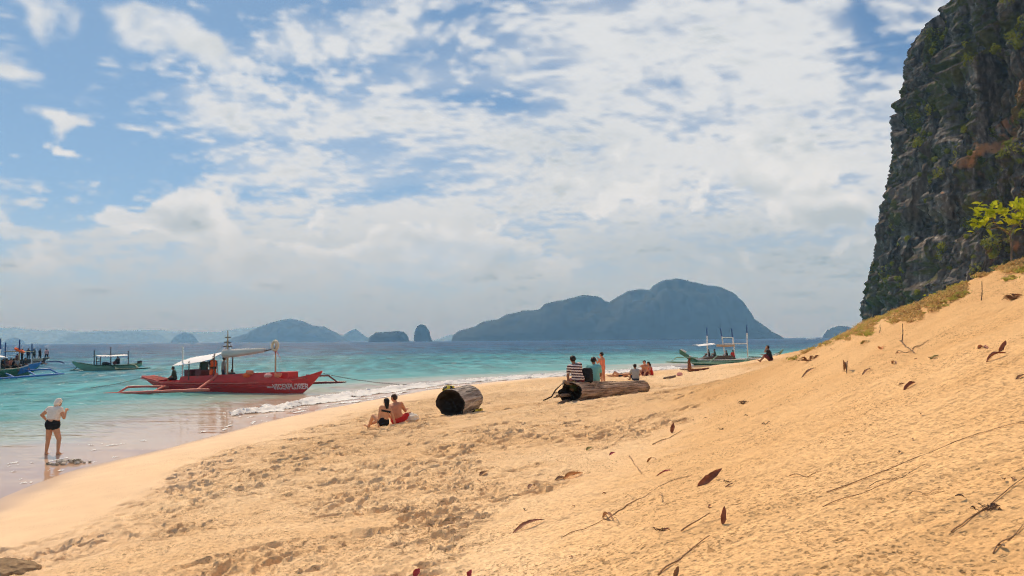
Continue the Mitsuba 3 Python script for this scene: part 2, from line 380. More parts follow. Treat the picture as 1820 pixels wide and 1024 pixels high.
wx, wy, wf = rings(7, 21000, 480, math.radians(37), 560)
ws = inland(wx, wy)
wz = waves(wx, wy)
wz = np.where(ws > 1.5, -.3, wz)
wv = np.stack([wx, wy, wz], 1)
wf = wf[(ws[wf] < 2.5).all(1)]
wv, wf = used(wv, wf)
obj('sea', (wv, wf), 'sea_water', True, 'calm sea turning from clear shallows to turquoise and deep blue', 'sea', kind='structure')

# ------------------------------------------------------------------ the line of the breaking wave and the lace of foam
def shore_point(k, off):
    """a point off metres to sea from the place k metres along the waterline"""
    i = np.clip(k / 0.5, 0, len(SHORE_F) - 1.001)
    j = i.astype(int)
    f_ = (i - j)[:, None]
    p = SHORE_F[j] * (1 - f_) + SHORE_F[j + 1] * f_
    n = SHORE_N[j] * (1 - f_) + SHORE_N[j + 1] * f_
    return p + n * off[:, None]

def along(y):
    return float(_u[np.argmin(np.abs(SHORE_F[:, 1] - y))])

def foam_sheet(k0, k1, o0, o1, nk, no, need, lift, seed, stretch=(.8, 2.2)):
    k, o = np.meshgrid(np.linspace(k0, k1, nk), np.linspace(o0, o1, no), indexing='ij')
    kk, oo = k.ravel(), o.ravel()
    p = shore_point(kk, oo)
    t, e = (oo - o0) / (o1 - o0), np.minimum(kk - k0, k1 - kk)
    q = np.stack([kk * stretch[0], oo * stretch[1], 0 * kk], -1)
    m = nfbm(q, 4, seed) - need(t, kk) - .35 * (1 - np_smooth(0, 3, e))
    z = waves(p[:, 0], p[:, 1])
    z = np.maximum(z, beach_height(p[:, 0], p[:, 1], False)) + .012 + lift(t, kk) * np.clip(m * 5, 0, 1) * (.5 + nfbm(q * 2.2, 3, seed + 1)) + .05 * np.clip(m, 0, .2)
    f = grid_faces(nk, no)
    f = f[(m[f] > 0).all(1)]
    return used(np.stack([p[:, 0], p[:, 1], z], 1), f)

parts = [foam_sheet(along(34), along(92), .6, 4.4, 1200, 60, lambda t, k: .19 + 2.0 * np.abs(t - .5) ** 1.3 + .20 * (1 - np_smooth(along(34), along(48), k)), lambda t, k: .20 * np.exp(-((t - .6) / .22) ** 2), 71, (1.3, 2.6)),
         foam_sheet(along(28), along(80), -.3, 1.8, 1300, 26, lambda t, k: .57 + .25 * np.abs(t - .4), lambda t, k: .015 + 0 * t, 73, (1.0, 4)),
         foam_sheet(along(16), along(30), 1.0, 3.4, 700, 50, lambda t, k: .65 + .3 * np.abs(t - .5), lambda t, k: .012 + 0 * t, 75, (1.6, 6)),
         foam_sheet(along(17), along(27), 0.0, .8, 600, 24, lambda t, k: .65 + .2 * np.abs(t - .5), lambda t, k: .01 + 0 * t, 76, (2.2, 6))]
fv, ff, at_ = [], [], 0
for v, f in parts:
    fv.append(v); ff.append(f + at_); at_ += len(v)
obj('shore_foam', (np.vstack(fv), np.vstack(ff)), 'foam', True, 'white foam of the small wave breaking along the sand', 'foam', kind='stuff')

# ------------------------------------------------------------------ limestone cliff at the right
PROFILE = [(1545, 640), (1537, 590), (1530, 560), (1531, 540), (1536, 515), (1551, 470), (1558, 430), (1564, 390), (1571, 360), (1583, 330), (1594, 280), (1595, 240), (1594, 205), (1600, 182), (1618, 165), (1621, 120), (1631, 80), (1656, 45), (1680, 10), (1708, -25), (1768, -90), (1900, -190), (2100, -320)]
def build_cliff(nz=330, na=520):
    z = np.linspace(-4, 82, nz)
    a = np.linspace(math.radians(150), math.radians(318), na)      # plan angle: round the seaward end and along the face towards the camera side
    zz, aa = np.meshgrid(z, a, indexing='ij')
    ex = .62
    ux, uy = np.sign(np.cos(aa)) * np.abs(np.cos(aa)) ** ex, np.sign(np.sin(aa)) * np.abs(np.sin(aa)) ** ex
    cx, cy, rx, ry = 112.0, 172.0, 54.0, 46.0
    x, y = cx + rx * ux, cy + ry * uy
    x, y = x + .0 * y, y - .20 * (x - 60)
    nx, ny = np.cos(aa), np.sin(aa) - .25
    ln = np.hypot(nx, ny); nx, ny = nx / ln, ny / ln
    P = lambda s, sz, o=0: np.stack([x * s + o, y * s, zz * sz], -1)
    w = 4 * (nfbm(P(.06, .05), 3, 81) - .5)
    Q = lambda s, sz, o=0: np.stack([x * s + o + w * .25, y * s, zz * sz + w * .2], -1)
    flute = np.abs(nfbm(Q(.24, .035), 4, 82) - .5)
    block = nfbm(Q(.13, .12), 4, 83) - .5
    crag = np.abs(nfbm(Q(.55, .20), 4, 84) - .5)
    fine = nfbm(Q(1.5, 1.0), 3, 85) - .5
    ledge = np.abs(((zz * .085 + .9 * nfbm(P(.05, .03, 9), 3, 86)) % 1) - .5)
    crack = np.abs(nfbm(Q(.11, .012, 40), 3, 87) - .5)
    d = 9.0 * block + 4.0 * np_smooth(0, .06, crack) + 2.4 * np_smooth(0, .075, flute) + 1.1 * np_smooth(0, .08, crag) - 7 * flute - 4.0 * crag + 1.1 * fine + .25 * (ledge - .25)
    x, y = x + nx * d, y + ny * d
    from scipy.ndimage import gaussian_filter1d
    for _ in range(6):                                          # each course of the rock stands so far out that the outline follows the photograph
        j = np.argmin(x / y, 1); k = np.arange(nz)
        row = 604 - F * (z - EYE[2]) / y[k, j] - 11 * (np.interp(z, [0, 60], [1560, 1680]) - 910) / 1450
        want = (np.interp(-row, [-p[1] for p in PROFILE], [p[0] for p in PROFILE]) - 910) / F
        x += gaussian_filter1d(want * y[k, j] - x[k, j], 3.5)[:, None]
    jit = 1.6 * (nfbm(np.stack([zz * .45, x * .22, y * .22], -1), 3, 88) - .5)
    x += jit + .5 * np.abs(nfbm(np.stack([zz * 1.2, x * .8, y * .8], -1), 3, 89) - .5) * 2
    v = np.stack([x, y, zz], -1)
    top = v[-1] * .4 + np.array([112, 172, 84]) * .6
    v = np.concatenate([v, top[None], np.broadcast_to(np.array([112, 172, 84.0]), top.shape)[None]])
    return v.reshape(-1, 3), grid_faces(nz + 2, na), v
cv, cf, cgrid = build_cliff()

def rock_color(p, n, uv):
    st = fbm(p.x * .8, p.y * .8, p.z * .09, 4)                       # streaks that run down the face
    st2 = fbm(p.x * 2.2, p.y * 2.2, p.z * .25 + 5, 3)
    b = fbm(p.x * .16, p.y * .16, p.z * .13, 4)
    f_ = fbm(p.x * 1.6, p.y * 1.6, p.z * .9, 4)
    c = mix((.033, .029, .028), (.205, .185, .168), smoothstep(.34, .66, .5 * st + .3 * f_ + .2 * st2))
    c = mix(c, (.44, .42, .38), .85 * smoothstep(.57, .70, .6 * f_ + .4 * st2) * smoothstep(.46, .60, st))
    c = mix(c, (.15, .105, .07), .35 * smoothstep(.50, .62, fbm(p.x * .3, p.y * .3, p.z * .12 + 20, 3)))
    rust = dr.exp(-(dr.square((p.y - 154 + .9 * (p.z - 43)) / 4.6) + dr.square((p.z - 42.5) / 8))) + .9 * dr.exp(-(dr.square((p.y - 147) / 4) + dr.square((p.z - 48) / 3))) + .5 * dr.exp(-(dr.square((p.y - 149) / 2.0) + dr.square((p.z - 17) / 5)))
    c = mix(c, (.54, .255, .11), .85 * (.45 + .55 * smoothstep(.35, .6, st)) * smoothstep(.47, .66, rust * .5 + .8 * (fbm(p.x * .6, p.y * .6, p.z * .4 + 8, 4) - .2)))
    green = smoothstep(.50, .60, .6 * b + .4 * fbm(p.x * .8, p.y * .8, p.z * .6 + 30, 4) + .10 * dr.clip(n.z, -.5, 1))
    g = mix((.030, .038, .010), (.16, .16, .035), fbm(p.x * 2, p.y * 2, p.z * 2, 3))
    return mix(c, g, .75 * green)
bumped('limestone', lambda p, n, uv: .7 * fbm(p.x * 1.3, p.y * 1.3, p.z * .5, 4) + .15 * fbm(p.x * 6, p.y * 6, p.z * 4, 2), 1.0, 2e-2, base_color=proc(rock_color), roughness=.9, specular=.2)
obj('limestone_cliff', (cv, cf), 'limestone', True, 'sheer dark grey limestone cliff with rusty stains and clinging greenery', 'cliff', kind='structure')

# ------------------------------------------------------------------ leaves in quantity: small folded blades
def leaf_cloud(centers, radii, count, size, seed, up=.35, flat=1.0):
    """count leaves of about the given size spread through balls; each leaf is two triangles folded on its midrib"""
    r = np.random.default_rng(seed)
    k = r.integers(0, len(centers), count)
    d = r.standard_normal((count, 3)); d /= np.linalg.norm(d, axis=1, keepdims=True)
    rad = np.asarray(radii)[k] * r.random(count) ** (1 / 2.2)
    c = np.asarray(centers)[k] + d * rad[:, None] * np.array([1, 1, flat])
    n = d + r.standard_normal((count, 3)) * .7 + np.array([0, 0, up]); n /= np.linalg.norm(n, axis=1, keepdims=True)
    a = np.cross(n, r.standard_normal((count, 3))); a /= np.linalg.norm(a, axis=1, keepdims=True)
    b = np.cross(n, a)
    s = size * (.6 + .8 * r.random(count))[:, None]
    v = np.stack([c - a * s, c + b * s * .42 + n * s * .12, c + a * s, c - b * s * .42 + n * s * .12], 1).reshape(-1, 3)
    o = np.arange(count)[:, None] * 4
    return v, np.vstack([o + np.array([0, 1, 2]), o + np.array([0, 2, 3])])

def leaf_mat(key, dark, light, f_=2.0, trans=.5):
    col = proc(lambda p, n, uv: mix(dark, light, dr.clip(1.5 * fbm(p.x * f_, p.y * f_, p.z * f_, 3) - .25, 0, 1)))
    scene[key] = {'type': 'principledthin', 'base_color': col, 'roughness': .6, 'diff_trans': trans, 'spec_trans': 0.0}
leaf_mat('cliff_leaf', (.07, .09, .014), (.40, .42, .06), .35)
_r = np.random.default_rng(3)
gz, ga, _ = cgrid.shape
cc, cr = [], []
while len(cc) < 760:
    i, j = _r.integers(8, gz - 4), _r.integers(60, ga - 2)
    p = cgrid[i, j]
    if nfbm((p * np.array([.11, .11, .10]))[None], 3, 93)[0] < .53:
        continue
    cc.append(p + np.array([-.3, -.5, .3])); cr.append(.4 + 1.5 * _r.random() ** 2)
obj('limestone_cliff__foliage', leaf_cloud(np.array(cc), np.array(cr), 84000, .28, 17, .3), 'cliff_leaf', kind='stuff')

# ------------------------------------------------------------------ islands on the horizon
def horizon_y(px):
    return 611 - 11 * px / 1450

leafy = proc(lambda p, n, uv: mix((.014, .022, .016), (.030, .040, .026), fbm(p.x * .02, p.y * .02, p.z * .03, 4)) + mi.Color3f(.010, .010, .010) * smoothstep(.55, .7, fbm(p.x * .012, p.y * .012, p.z * .008 + 3, 4)))
mat('island_forest', base_color=leafy, roughness=.95, specular=.1)

def island(key, outline, dist, depth, label, seed, rough=.10):
    """outline: (px, py) of the skyline; the island is a hill of that skyline, depth metres thick"""
    o = np.array([(at(px, py, dist)[0], max(at(px, py, dist)[2], 0)) for px, py in outline])
    n, m = 220, 46
    x = np.linspace(o[0, 0] - 1, o[-1, 0] + 1, n)
    prof = np.interp(x, o[:, 0], o[:, 1], left=0, right=0)
    wid = o[-1, 0] - o[0, 0]
    top = o[:, 1].max()
    prof = prof + rough * .55 * top * (nfbm(np.stack([x / top * 3, 0 * x, 0 * x + seed], -1), 5, seed) - .5) * np.clip(prof / top * 2, 0, 1)
    t = np.linspace(-1, 1, m)
    xx, tt = np.meshgrid(x, t, indexing='ij')
    edge = np.sqrt(np.clip(1 - ((x - x.mean()) / (wid / 2 * 1.02)) ** 2, .02, 1))
    yy = dist + tt * depth * (.35 + .65 * edge)[:, None]
    q = np.stack([xx / top * 1.6, yy / top * 1.6, 0 * xx + seed], -1)
    rid = np.clip(1 - .55 * np.abs(nfbm(q, 5, seed + 1) - .5) * 2 * np.minimum(1, 3 * np.abs(tt)), 0, 1)
    zz = prof[:, None] * (1 - np.abs(tt) ** 2.6) ** .75 * rid - 4 * (np.abs(tt) > .98)
    zz[0], zz[-1] = -3, -3
    obj(key, (np.stack([xx, yy, zz], -1).reshape(-1, 3), grid_faces(n, m)), 'island_forest', True, label, 'island', kind='structure')

island('island', [(806, 606), (808, 594), (815, 588), (832, 584), (845, 580), (860, 571), (885, 567), (900, 558), (930, 553), (960, 550), (968, 541), (990, 535), (1015, 530), (1035, 524), (1060, 526), (1075, 535), (1082, 538), (1095, 530), (1115, 517), (1135, 514), (1157, 517), (1160, 508), (1175, 498), (1200, 494), (1225, 499), (1255, 505), (1280, 509), (1300, 520), (1315, 535), (1328, 555), (1332, 565), (1342, 573), (1355, 585), (1370, 593), (1376, 603)], 2700, 240, 'largest island on the horizon, a long blue ridge stepping up to a rounded summit', 301, .09)
island('island_001', [(657, 606), (659, 597), (668, 591), (690, 590), (705, 588), (718, 590), (724, 597), (726, 606)], 2500, 60, 'small flat topped islet left of the pointed sea stack', 302, .1)
island('sea_stack', [(736, 606), (737, 590), (741, 580), (748, 576), (756, 579), (763, 588), (765, 598), (768, 606)], 2450, 30, 'narrow pointed rock stack rising alone from the sea', 303, .06)
island('island_002', [(402, 609), (420, 599), (450, 590), (465, 580), (490, 572), (515, 566), (535, 569), (555, 578), (575, 581), (595, 591), (612, 602), (618, 608)], 4300, 220, 'hazy blue island with one broad peak behind the red boat mast', 304, .09)
island('island_003', [(600, 608), (612, 596), (622, 588), (632, 584), (642, 592), (652, 600), (656, 607)], 5600, 130, 'small pale peak touching the right end of the broad peaked island', 305, .1)
island('island_004', [(309, 610), (312, 600), (320, 593), (330, 591), (340, 594), (346, 602), (348, 610)], 5200, 100, 'small rounded islet with a pale blue outline beyond the red boat stern', 306, .06)
island('island_005', [(1472, 602), (1475, 592), (1480, 583), (1490, 579), (1502, 580), (1512, 586), (1530, 594), (1560, 603)], 2600, 110, 'dark blue islet half hidden behind the dune edge', 307, .06)
island('island_006', [(105, 611), (130, 597), (150, 590), (180, 588), (215, 589), (250, 589), (275, 594), (290, 603), (300, 610)], 8200, 420, 'faint flat blue ridge on the left part of the horizon', 308, .07)
island('island_007', [(-140, 612), (-80, 592), (-20, 583), (30, 582), (70, 588), (110, 586), (160, 592), (230, 587), (280, 586), (330, 590), (390, 590), (430, 584), (470, 580), (510, 583), (560, 590), (620, 597), (700, 602), (730, 607)], 11500, 700, 'palest and farthest range of hills, almost lost in the haze', 309, .12)
island('island_008', [(12, 611), (18, 603), (26, 600), (34, 603), (38, 611)], 5600, 90, 'tiny pale islet at the far left of the horizon', 310, .05)
island('island_009', [(770, 606), (800, 595), (850, 590), (900, 596), (1000, 600), (1050, 605)], 9800, 500, 'very pale low range showing just left of the largest island', 311, .1)

# ------------------------------------------------------------------ the air
scene['haze_air'] = {'type': 'homogeneous', 'albedo': {'type': 'rgb', 'value': [.78, .89, .96]}, 'sigma_t': {'type': 'rgb', 'value': [.00009, .00017, .00026]}}
scene['haze'] = {'type': 'cube', 'to_world': T().translate([0, 0, 110]).scale([22000, 22000, 115]), 'bsdf': {'type': 'null'}, 'interior': {'type': 'ref', 'id': 'haze_air'}}
tag('haze', 'thin sea haze that fades the far islands to blue', 'haze', kind='stuff')

# ------------------------------------------------------------------ mesh tools for the objects
_ico = {k: np.asarray(trimesh.creation.icosphere(subdivisions=k).vertices) for k in (1, 2)}
V = lambda *a: np.array(a, float)
def unit(v):
    v = np.asarray(v, float)
    return v / max(np.linalg.norm(v), 1e-9)

def blob(*balls, k=1):
    """hull of balls (centre, radius)"""
    return m3.Manifold.hull_points(np.vstack([_ico[k] * r + np.asarray(c) for c, r in balls]))

def join(ms):
    return m3.Manifold.batch_boolean(list(ms), m3.OpType.Add)

def tri(m):
    d = m.to_mesh()
    return trimesh.Trimesh(np.array(d.vert_properties[:, :3], float), np.array(d.tri_verts), process=False)

def cat(ms):
    return trimesh.util.concatenate([x if isinstance(x, trimesh.Trimesh) else trimesh.Trimesh(*x, process=False) for x in ms])

def tube(points, radii, sides=8):
    p = np.asarray(points, float)
    r = np.broadcast_to(np.asarray(radii, float), (len(p),))
    t = np.gradient(p, axis=0)
    t /= np.linalg.norm(t, axis=1, keepdims=True) + 1e-12
    a = np.cross(t[0], [0, 0, 1.0] if abs(t[0, 2]) < .9 else [1.0, 0, 0]); a /= np.linalg.norm(a)
    fr = []
    for k in range(len(p)):
        a = a - t[k] * (a @ t[k]); a /= np.linalg.norm(a) + 1e-12
        fr.append((a, np.cross(t[k], a)))
    g = np.arange(sides) * 2 * np.pi / sides
    v = np.vstack([p[k] + r[k] * (np.cos(g)[:, None] * fr[k][0] + np.sin(g)[:, None] * fr[k][1]) for k in range(len(p))] + [p[:1], p[-1:]])
    f, n = [], len(p)
    for i in range(n - 1):
        for j in range(sides):
            a_, b_ = i * sides + j, i * sides + (j + 1) % sides
            f += [(a_, b_, b_ + sides), (a_, b_ + sides, a_ + sides)]
    for j in range(sides):
        f += [(n * sides, (j + 1) % sides, j), (n * sides + 1, (n - 1) * sides + j, (n - 1) * sides + (j + 1) % sides)]
    return trimesh.Trimesh(v, np.array(f), process=False)

def bar(a, b, w, h, up=(0, 0, 1)):
    """a squared timber from a to b with slightly rounded edges"""
    a, b = np.asarray(a, float), np.asarray(b, float)
    t = unit(b - a); s = unit(np.cross(t, up)); u = np.cross(s, t)
    c = min(w, h) * .18
    prof = [(-w / 2 + c, -h / 2), (w / 2 - c, -h / 2), (w / 2, -h / 2 + c), (w / 2, h / 2 - c), (w / 2 - c, h / 2), (-w / 2 + c, h / 2), (-w / 2, h / 2 - c), (-w / 2, -h / 2 + c)]
    pts = np.vstack([e + s * x + u * z for e in (a, b) for x, z in prof])
    return tri(m3.Manifold.hull_points(pts))

def box(x0, x1, y0, y1, z0, z1, c=.02):
    p = []
    for x, sx in ((x0, 1), (x1, -1)):
        for y, sy in ((y0, 1), (y1, -1)):
            for z, sz in ((z0, 1), (z1, -1)):
                p += [(x + sx * c, y + sy * c, z), (x + sx * c, y, z + sz * c), (x, y + sy * c, z + sz * c)]
    return tri(m3.Manifold.hull_points(np.array(p)))

def placed(mesh, R, o):
    m = mesh.copy() if isinstance(mesh, trimesh.Trimesh) else trimesh.Trimesh(*mesh, process=False)
    m.vertices = np.asarray(m.vertices) @ np.asarray(R).T + o
    return m

# ------------------------------------------------------------------ people
def skin_mat(key, c):
    mat(key, base_color=proc(lambda p, n, uv: mi.Color3f(c) * (.86 + .28 * fbm(p.x * 14, p.y * 14, p.z * 14, 2))), roughness=.55, specular=.35)
skin_mat('skin_tan', (.54, .285, .165)); skin_mat('skin_fair', (.58, .33, .21)); skin_mat('skin_brown', (.26, .125, .07)); skin_mat('skin_red', (.50, .22, .125))
def cloth(key, c, v=.2, f_=25, rough=.9):
    mat(key, base_color=proc(lambda p, n, uv: mi.Color3f(c) * (1 - v / 2 + v * fbm(p.x * f_, p.y * f_, p.z * f_, 3))), roughness=rough, specular=.15, sheen=.3)
cloth('cloth_white', (.74, .70, .62)); cloth('cloth_black', (.016, .017, .020)); cloth('cloth_navy', (.02, .03, .06)); cloth('cloth_teal', (.16, .42, .42)); cloth('cloth_red', (.50, .035, .03))
cloth('cloth_orange', (.80, .14, .045)); cloth('cloth_coral', (.62, .20, .12)); cloth('cloth_grey', (.30, .31, .31)); cloth('cloth_green', (.05, .085, .06)); cloth('cloth_pink', (.65, .34, .33)); cloth('cloth_maroon', (.13, .03, .035))
cloth('hair_black', (.014, .011, .010), .5, 60, .5); cloth('hair_brown', (.045, .026, .015), .5, 60, .5)
mat('eye_dark', base_color=(.01, .01, .01), roughness=.2)

POSES = {
    'stand': dict(torso=(0, .03, 1), La=(-.22, 0, -1), Lf=(-.10, .15, -1), Ra=(.22, 0, -1), Rf=(.10, .15, -1), Lt=(-.08, .02, -1), Ls=(-.03, -.05, -1), Rt=(.08, .02, -1), Rs=(.03, -.05, -1)),
    'sit': dict(torso=(0, .12, 1), La=(-.25, .25, -1), Lf=(.25, .8, -.5), Ra=(.25, .25, -1), Rf=(-.25, .8, -.5), Lt=(-.18, 1, .05), Ls=(0, .10, -1), Rt=(.18, 1, .05), Rs=(0, .10, -1)),
    'ground': dict(torso=(0, .10, 1), La=(-.3, .45, -.9), Lf=(.2, .9, .1), Ra=(.3, .45, -.9), Rf=(-.2, .9, .1), Lt=(-.18, .8, .6), Ls=(0, .62, -.78), Rt=(.18, .8, .6), Rs=(0, .62, -.78)),
}

def person(label, foot, yaw, h=1.65, pose='stand', skin='skin_tan', hair='hair_black', long_hair=False, wear=(), group=None, near=True, fat=1.0, seat=None, gaze=None, **joints):
    """one continuous body from joints; clothes and hair are parts. foot: what the lowest point (or, with seat, the seat of the body) rests on. yaw: degrees, 0 faces +y"""
    J = {**POSES[pose], **joints}
    key = numbered('person')
    cy, sy = math.cos(math.radians(yaw)), math.sin(math.radians(yaw))
    R = np.array([[cy, -sy, 0], [sy, cy, 0], [0, 0, 1]])
    up = unit(J['torso'])
    X = unit(V(1, 0, 0) - up * up[0]); Y = np.cross(up, X)
    at_ = lambda x, t, y=0.0: X * x * h + up * t * h + Y * y * h
    sl = J.get('slouch', 0.0)
    pel = [(at_(s * .050, .0), .076 * h * fat) for s in (-1, 1)]
    wai = [(at_(s * .036, .125, -sl), .066 * h * fat) for s in (-1, 1)]
    che = [(at_(s * .058, .225, -sl * .8), .068 * h * (.5 + .5 * fat)) for s in (-1, 1)]
    sho = [(at_(s * .105, .283, 0), .040 * h) for s in (-1, 1)]
    neck = at_(0, .300, .004)
    hd = unit(J.get('head', up)); g0 = J.get('face', (0, 1, 0)) if gaze is None else gaze
    face = unit(np.asarray(g0, float) - hd * (np.asarray(g0, float) @ hd)); hx = np.cross(face, hd)
    hc = neck + hd * .113 * h + face * .012 * h
    H = lambda x, y, z: hc + hx * x * h + face * y * h + hd * z * h
    arms, legs, hands = {}, {}, []
    for s, A, B in ((-1, 'La', 'Lf'), (1, 'Ra', 'Rf')):
        S = at_(s * .108, .278); E = S + unit(J[A]) * .168 * h; W = E + unit(J[B]) * .150 * h
        arms[s] = (S, E, W)
    for s, A, B in ((-1, 'Lt', 'Ls'), (1, 'Rt', 'Rs')):
        P = at_(s * .052, -.02); K = P + unit(J[A]) * .245 * h; N = K + unit(J[B]) * .240 * h
        legs[s] = (P, K, N, unit(J[A]), unit(J[B]))
    torso = lambda e: [blob(*[(c, r + e) for c, r in pel + wai]), blob(*[(c, r + e) for c, r in wai + che]), blob(*[(c, r + e) for c, r in che + sho])]
    arm = lambda s, e, t=1.0, low=False: [blob((arms[s][0], .042 * h + e), (arms[s][0] + (arms[s][1] - arms[s][0]) * t, (.042 - .014 * t) * h + e))] + ([blob((arms[s][1], .028 * h + e), (arms[s][2], .019 * h + e))] if low else [])
    leg = lambda s, e, t=1.0, low=0: [blob((legs[s][0], .060 * h * fat + e), (legs[s][0] + (legs[s][1] - legs[s][0]) * t, (.060 * fat - .022 * t) * h + e))] + ([blob((legs[s][1], .038 * h + e), (legs[s][1] + (legs[s][2] - legs[s][1]) * .35, .036 * h + e)), blob((legs[s][1] + (legs[s][2] - legs[s][1]) * .3, .037 * h + e), (legs[s][2], .023 * h + e))] if low else [])
    body = torso(0) + [blob((neck - hd * .02 * h, .038 * h), (neck + hd * .055 * h, .033 * h))]
    body += [blob((H(0, 0, .012), .052 * h), (H(0, -.012, .010), .054 * h), (H(0, .016, -.028), .040 * h), (H(0, .024, -.050), .022 * h), k=2 if near else 1)]
    body += [blob((H(0, .060, .006), .006 * h), (H(0, .071, -.018), .009 * h)), blob((H(0, .058, -.036), .008 * h), (H(0, .056, -.036), .012 * h))]
    for s in (-1, 1):
        body += [blob((H(s * .054, -.004, .008), .009 * h), (H(s * .053, -.006, -.014), .007 * h))]
        body += arm(s, 0, 1, True) + leg(s, 0, 1, 1)
        W, fd = arms[s][2], unit(J['Lf' if s < 0 else 'Rf'])
        side = unit(np.cross(fd, V(0, 0, 1)) if abs(fd[2]) < .9 else np.cross(fd, V(s, .3, 0))); nrm = np.cross(fd, side)
        hand = [blob((W, .017 * h), (W + fd * .045 * h + side * .014 * h, .012 * h), (W + fd * .045 * h - side * .014 * h, .012 * h))]
        for q, ln in zip((-1.5, -.5, .5, 1.5), (.036, .044, .047, .038)):
            b0 = W + fd * .047 * h + side * q * .0115 * h
            b1 = b0 + (fd * .9 + nrm * .25) * ln * .55 * h
            hand += [blob((b0, .0062 * h), (b1, .0055 * h)), blob((b1, .0055 * h), (b1 + (fd * .7 + nrm * .6) * ln * .5 * h, .0048 * h))]
        b0 = W + fd * .015 * h + side * s * .016 * h
        hand += [blob((b0, .008 * h), (b0 + (fd * .6 + side * s * .8) * .030 * h, .0062 * h)), blob((b0 + (fd * .6 + side * s * .8) * .030 * h, .0062 * h), (b0 + (fd * .6 + side * s * .8) * .030 * h + fd * .022 * h, .005 * h))]
        body += hand
        N, sd = legs[s][2], legs[s][4]
        toe = unit(V(s * .22, 1, 0) - sd * (V(s * .22, 1, 0) @ sd)) if 'toe' not in J else unit(J['toe'])
        body += [blob((N, .024 * h), (N + sd * .026 * h - toe * .018 * h, .019 * h), (N + sd * .033 * h + toe * .065 * h, .014 * h)), blob((N + sd * .033 * h + toe * .065 * h, .020 * h * .7), (N + sd * .036 * h + toe * .105 * h, .011 * h), (N + sd * .036 * h + toe * .098 * h + np.cross(toe, sd) * .02 * h, .010 * h), (N + sd * .036 * h + toe * .098 * h - np.cross(toe, sd) * .02 * h, .010 * h))]
    bm = join(body)
    if near:
        bm = bm.refine_to_length(.022 * h)
    mesh = tri(bm)
    mesh.merge_vertices()
    trimesh.smoothing.filter_taubin(mesh, lamb=.5, nu=.53, iterations=6 if near else 2)
    low = mesh.vertices[:, 2].min() if seat is None else -.076 * h * fat
    o = np.asarray(foot, float) - V(0, 0, low + .012)
    put = lambda m: placed(m if isinstance(m, trimesh.Trimesh) else tri(m), R, o)
    tag(key, label, 'person', group)
    obj(key + '__body', put(mesh), skin, True)
    # hair
    if hair:
        cap = blob((H(0, -.006, .018), .0585 * h), (H(0, -.020, .004), .055 * h), k=2)
        cap = cap.trim_by_plane(tuple(unit(-face * .85 + hd * .62)), float(unit(-face * .85 + hd * .62) @ H(0, .030, .018)))
        ms = [cap]
        if long_hair:
            ms += [blob((H(0, -.030, .0), .050 * h), (H(0, -.052, -.075), .040 * h)), blob((H(0, -.052, -.075), .040 * h), (H(0, -.060, -.135), .020 * h), (H(.02, -.058, -.12), .022 * h))]
        obj(key + '__hair', put(join(ms)), hair, 40)
    if near:
        for s in (-1, 1):
            obj(numbered(key + '__eye'), put(blob((H(s * .021, .052, .006), .0075 * h))), 'eye_dark', True)
    e = .007 * h
    for kind, m_, *more in wear:
        if kind == 'shirt':
            t = more[0] if more else .6
            ms = torso(e) + arm(-1, e * 1.3, t) + arm(1, e * 1.3, t)
            g = join(ms)
            k = more[1] if len(more) > 1 else .0
            g = g.trim_by_plane(tuple(up), float(k * h)) if k is not None else g
        elif kind == 'shorts':
            t = more[0] if more else .6
            g = join([blob(*[(c, r + e) for c, r in pel + [(at_(s * .04, .06), .068 * h * fat) for s in (-1, 1)]])] + leg(-1, e * 1.6, t) + leg(1, e * 1.6, t))
        elif kind == 'trousers':
            g = join([blob(*[(c, r + e) for c, r in pel + [(at_(s * .04, .06), .068 * h * fat) for s in (-1, 1)]])] + leg(-1, e * 1.6, 1, 1) + leg(1, e * 1.6, 1, 1))
        elif kind == 'briefs':
            g = join([blob(*[(c, r + e) for c, r in pel + [(at_(s * .042, .05), .068 * h * fat) for s in (-1, 1)]])] + leg(-1, e, .12) + leg(1, e, .12))
        elif kind == 'band':
            g = join(torso(e)).trim_by_plane(tuple(up), float(.195 * h)).trim_by_plane(tuple(-up), float(-.235 * h))
        elif kind == 'suit':
            g = join(torso(e) + leg(-1, e, .10) + leg(1, e, .10)).trim_by_plane(tuple(-up), float(-.25 * h))
        elif kind == 'vest':
            g = join([blob(*[(c, r + .028 * h) for c, r in wai + che]), blob(*[(c, r + .022 * h) for c, r in che + [(at_(s_ * .075, .285), .036 * h) for s_ in (-1, 1)]])])
            kind = 'life_vest'
        elif kind == 'cap':
            g = join([blob((H(0, -.004, .022), .061 * h), (H(0, -.010, .014), .060 * h), k=2).trim_by_plane(tuple(hd), float(hd @ H(0, 0, .012))), blob((H(-.03, .05, .018), .008 * h), (H(.03, .05, .018), .008 * h), (H(0, .105, .012), .007 * h))])
        elif kind == 'hood':
            g = join([blob((H(0, -.008, .018), .062 * h), (H(0, -.02, -.03), .054 * h), k=2).trim_by_plane(tuple(unit(-face + .3 * hd)), float(unit(-face + .3 * hd) @ H(0, .03, 0)))])
        if near:
            gm = tri(g.refine_to_length(.03 * h)); gm.merge_vertices()
            vv = np.asarray(gm.vertices)
            trimesh.smoothing.filter_taubin(gm, lamb=.5, nu=.53, iterations=4)
            vv = np.asarray(gm.vertices); nn = np.asarray(gm.vertex_normals)
            gm.vertices = vv + nn * (.006 * h * (nfbm(vv * 14 / h, 3, 7) - .45))[:, None]
            obj(key + '__' + kind, put(gm), m_, True)
        else:
            obj(key + '__' + kind, put(g), m_, 50)
    return key

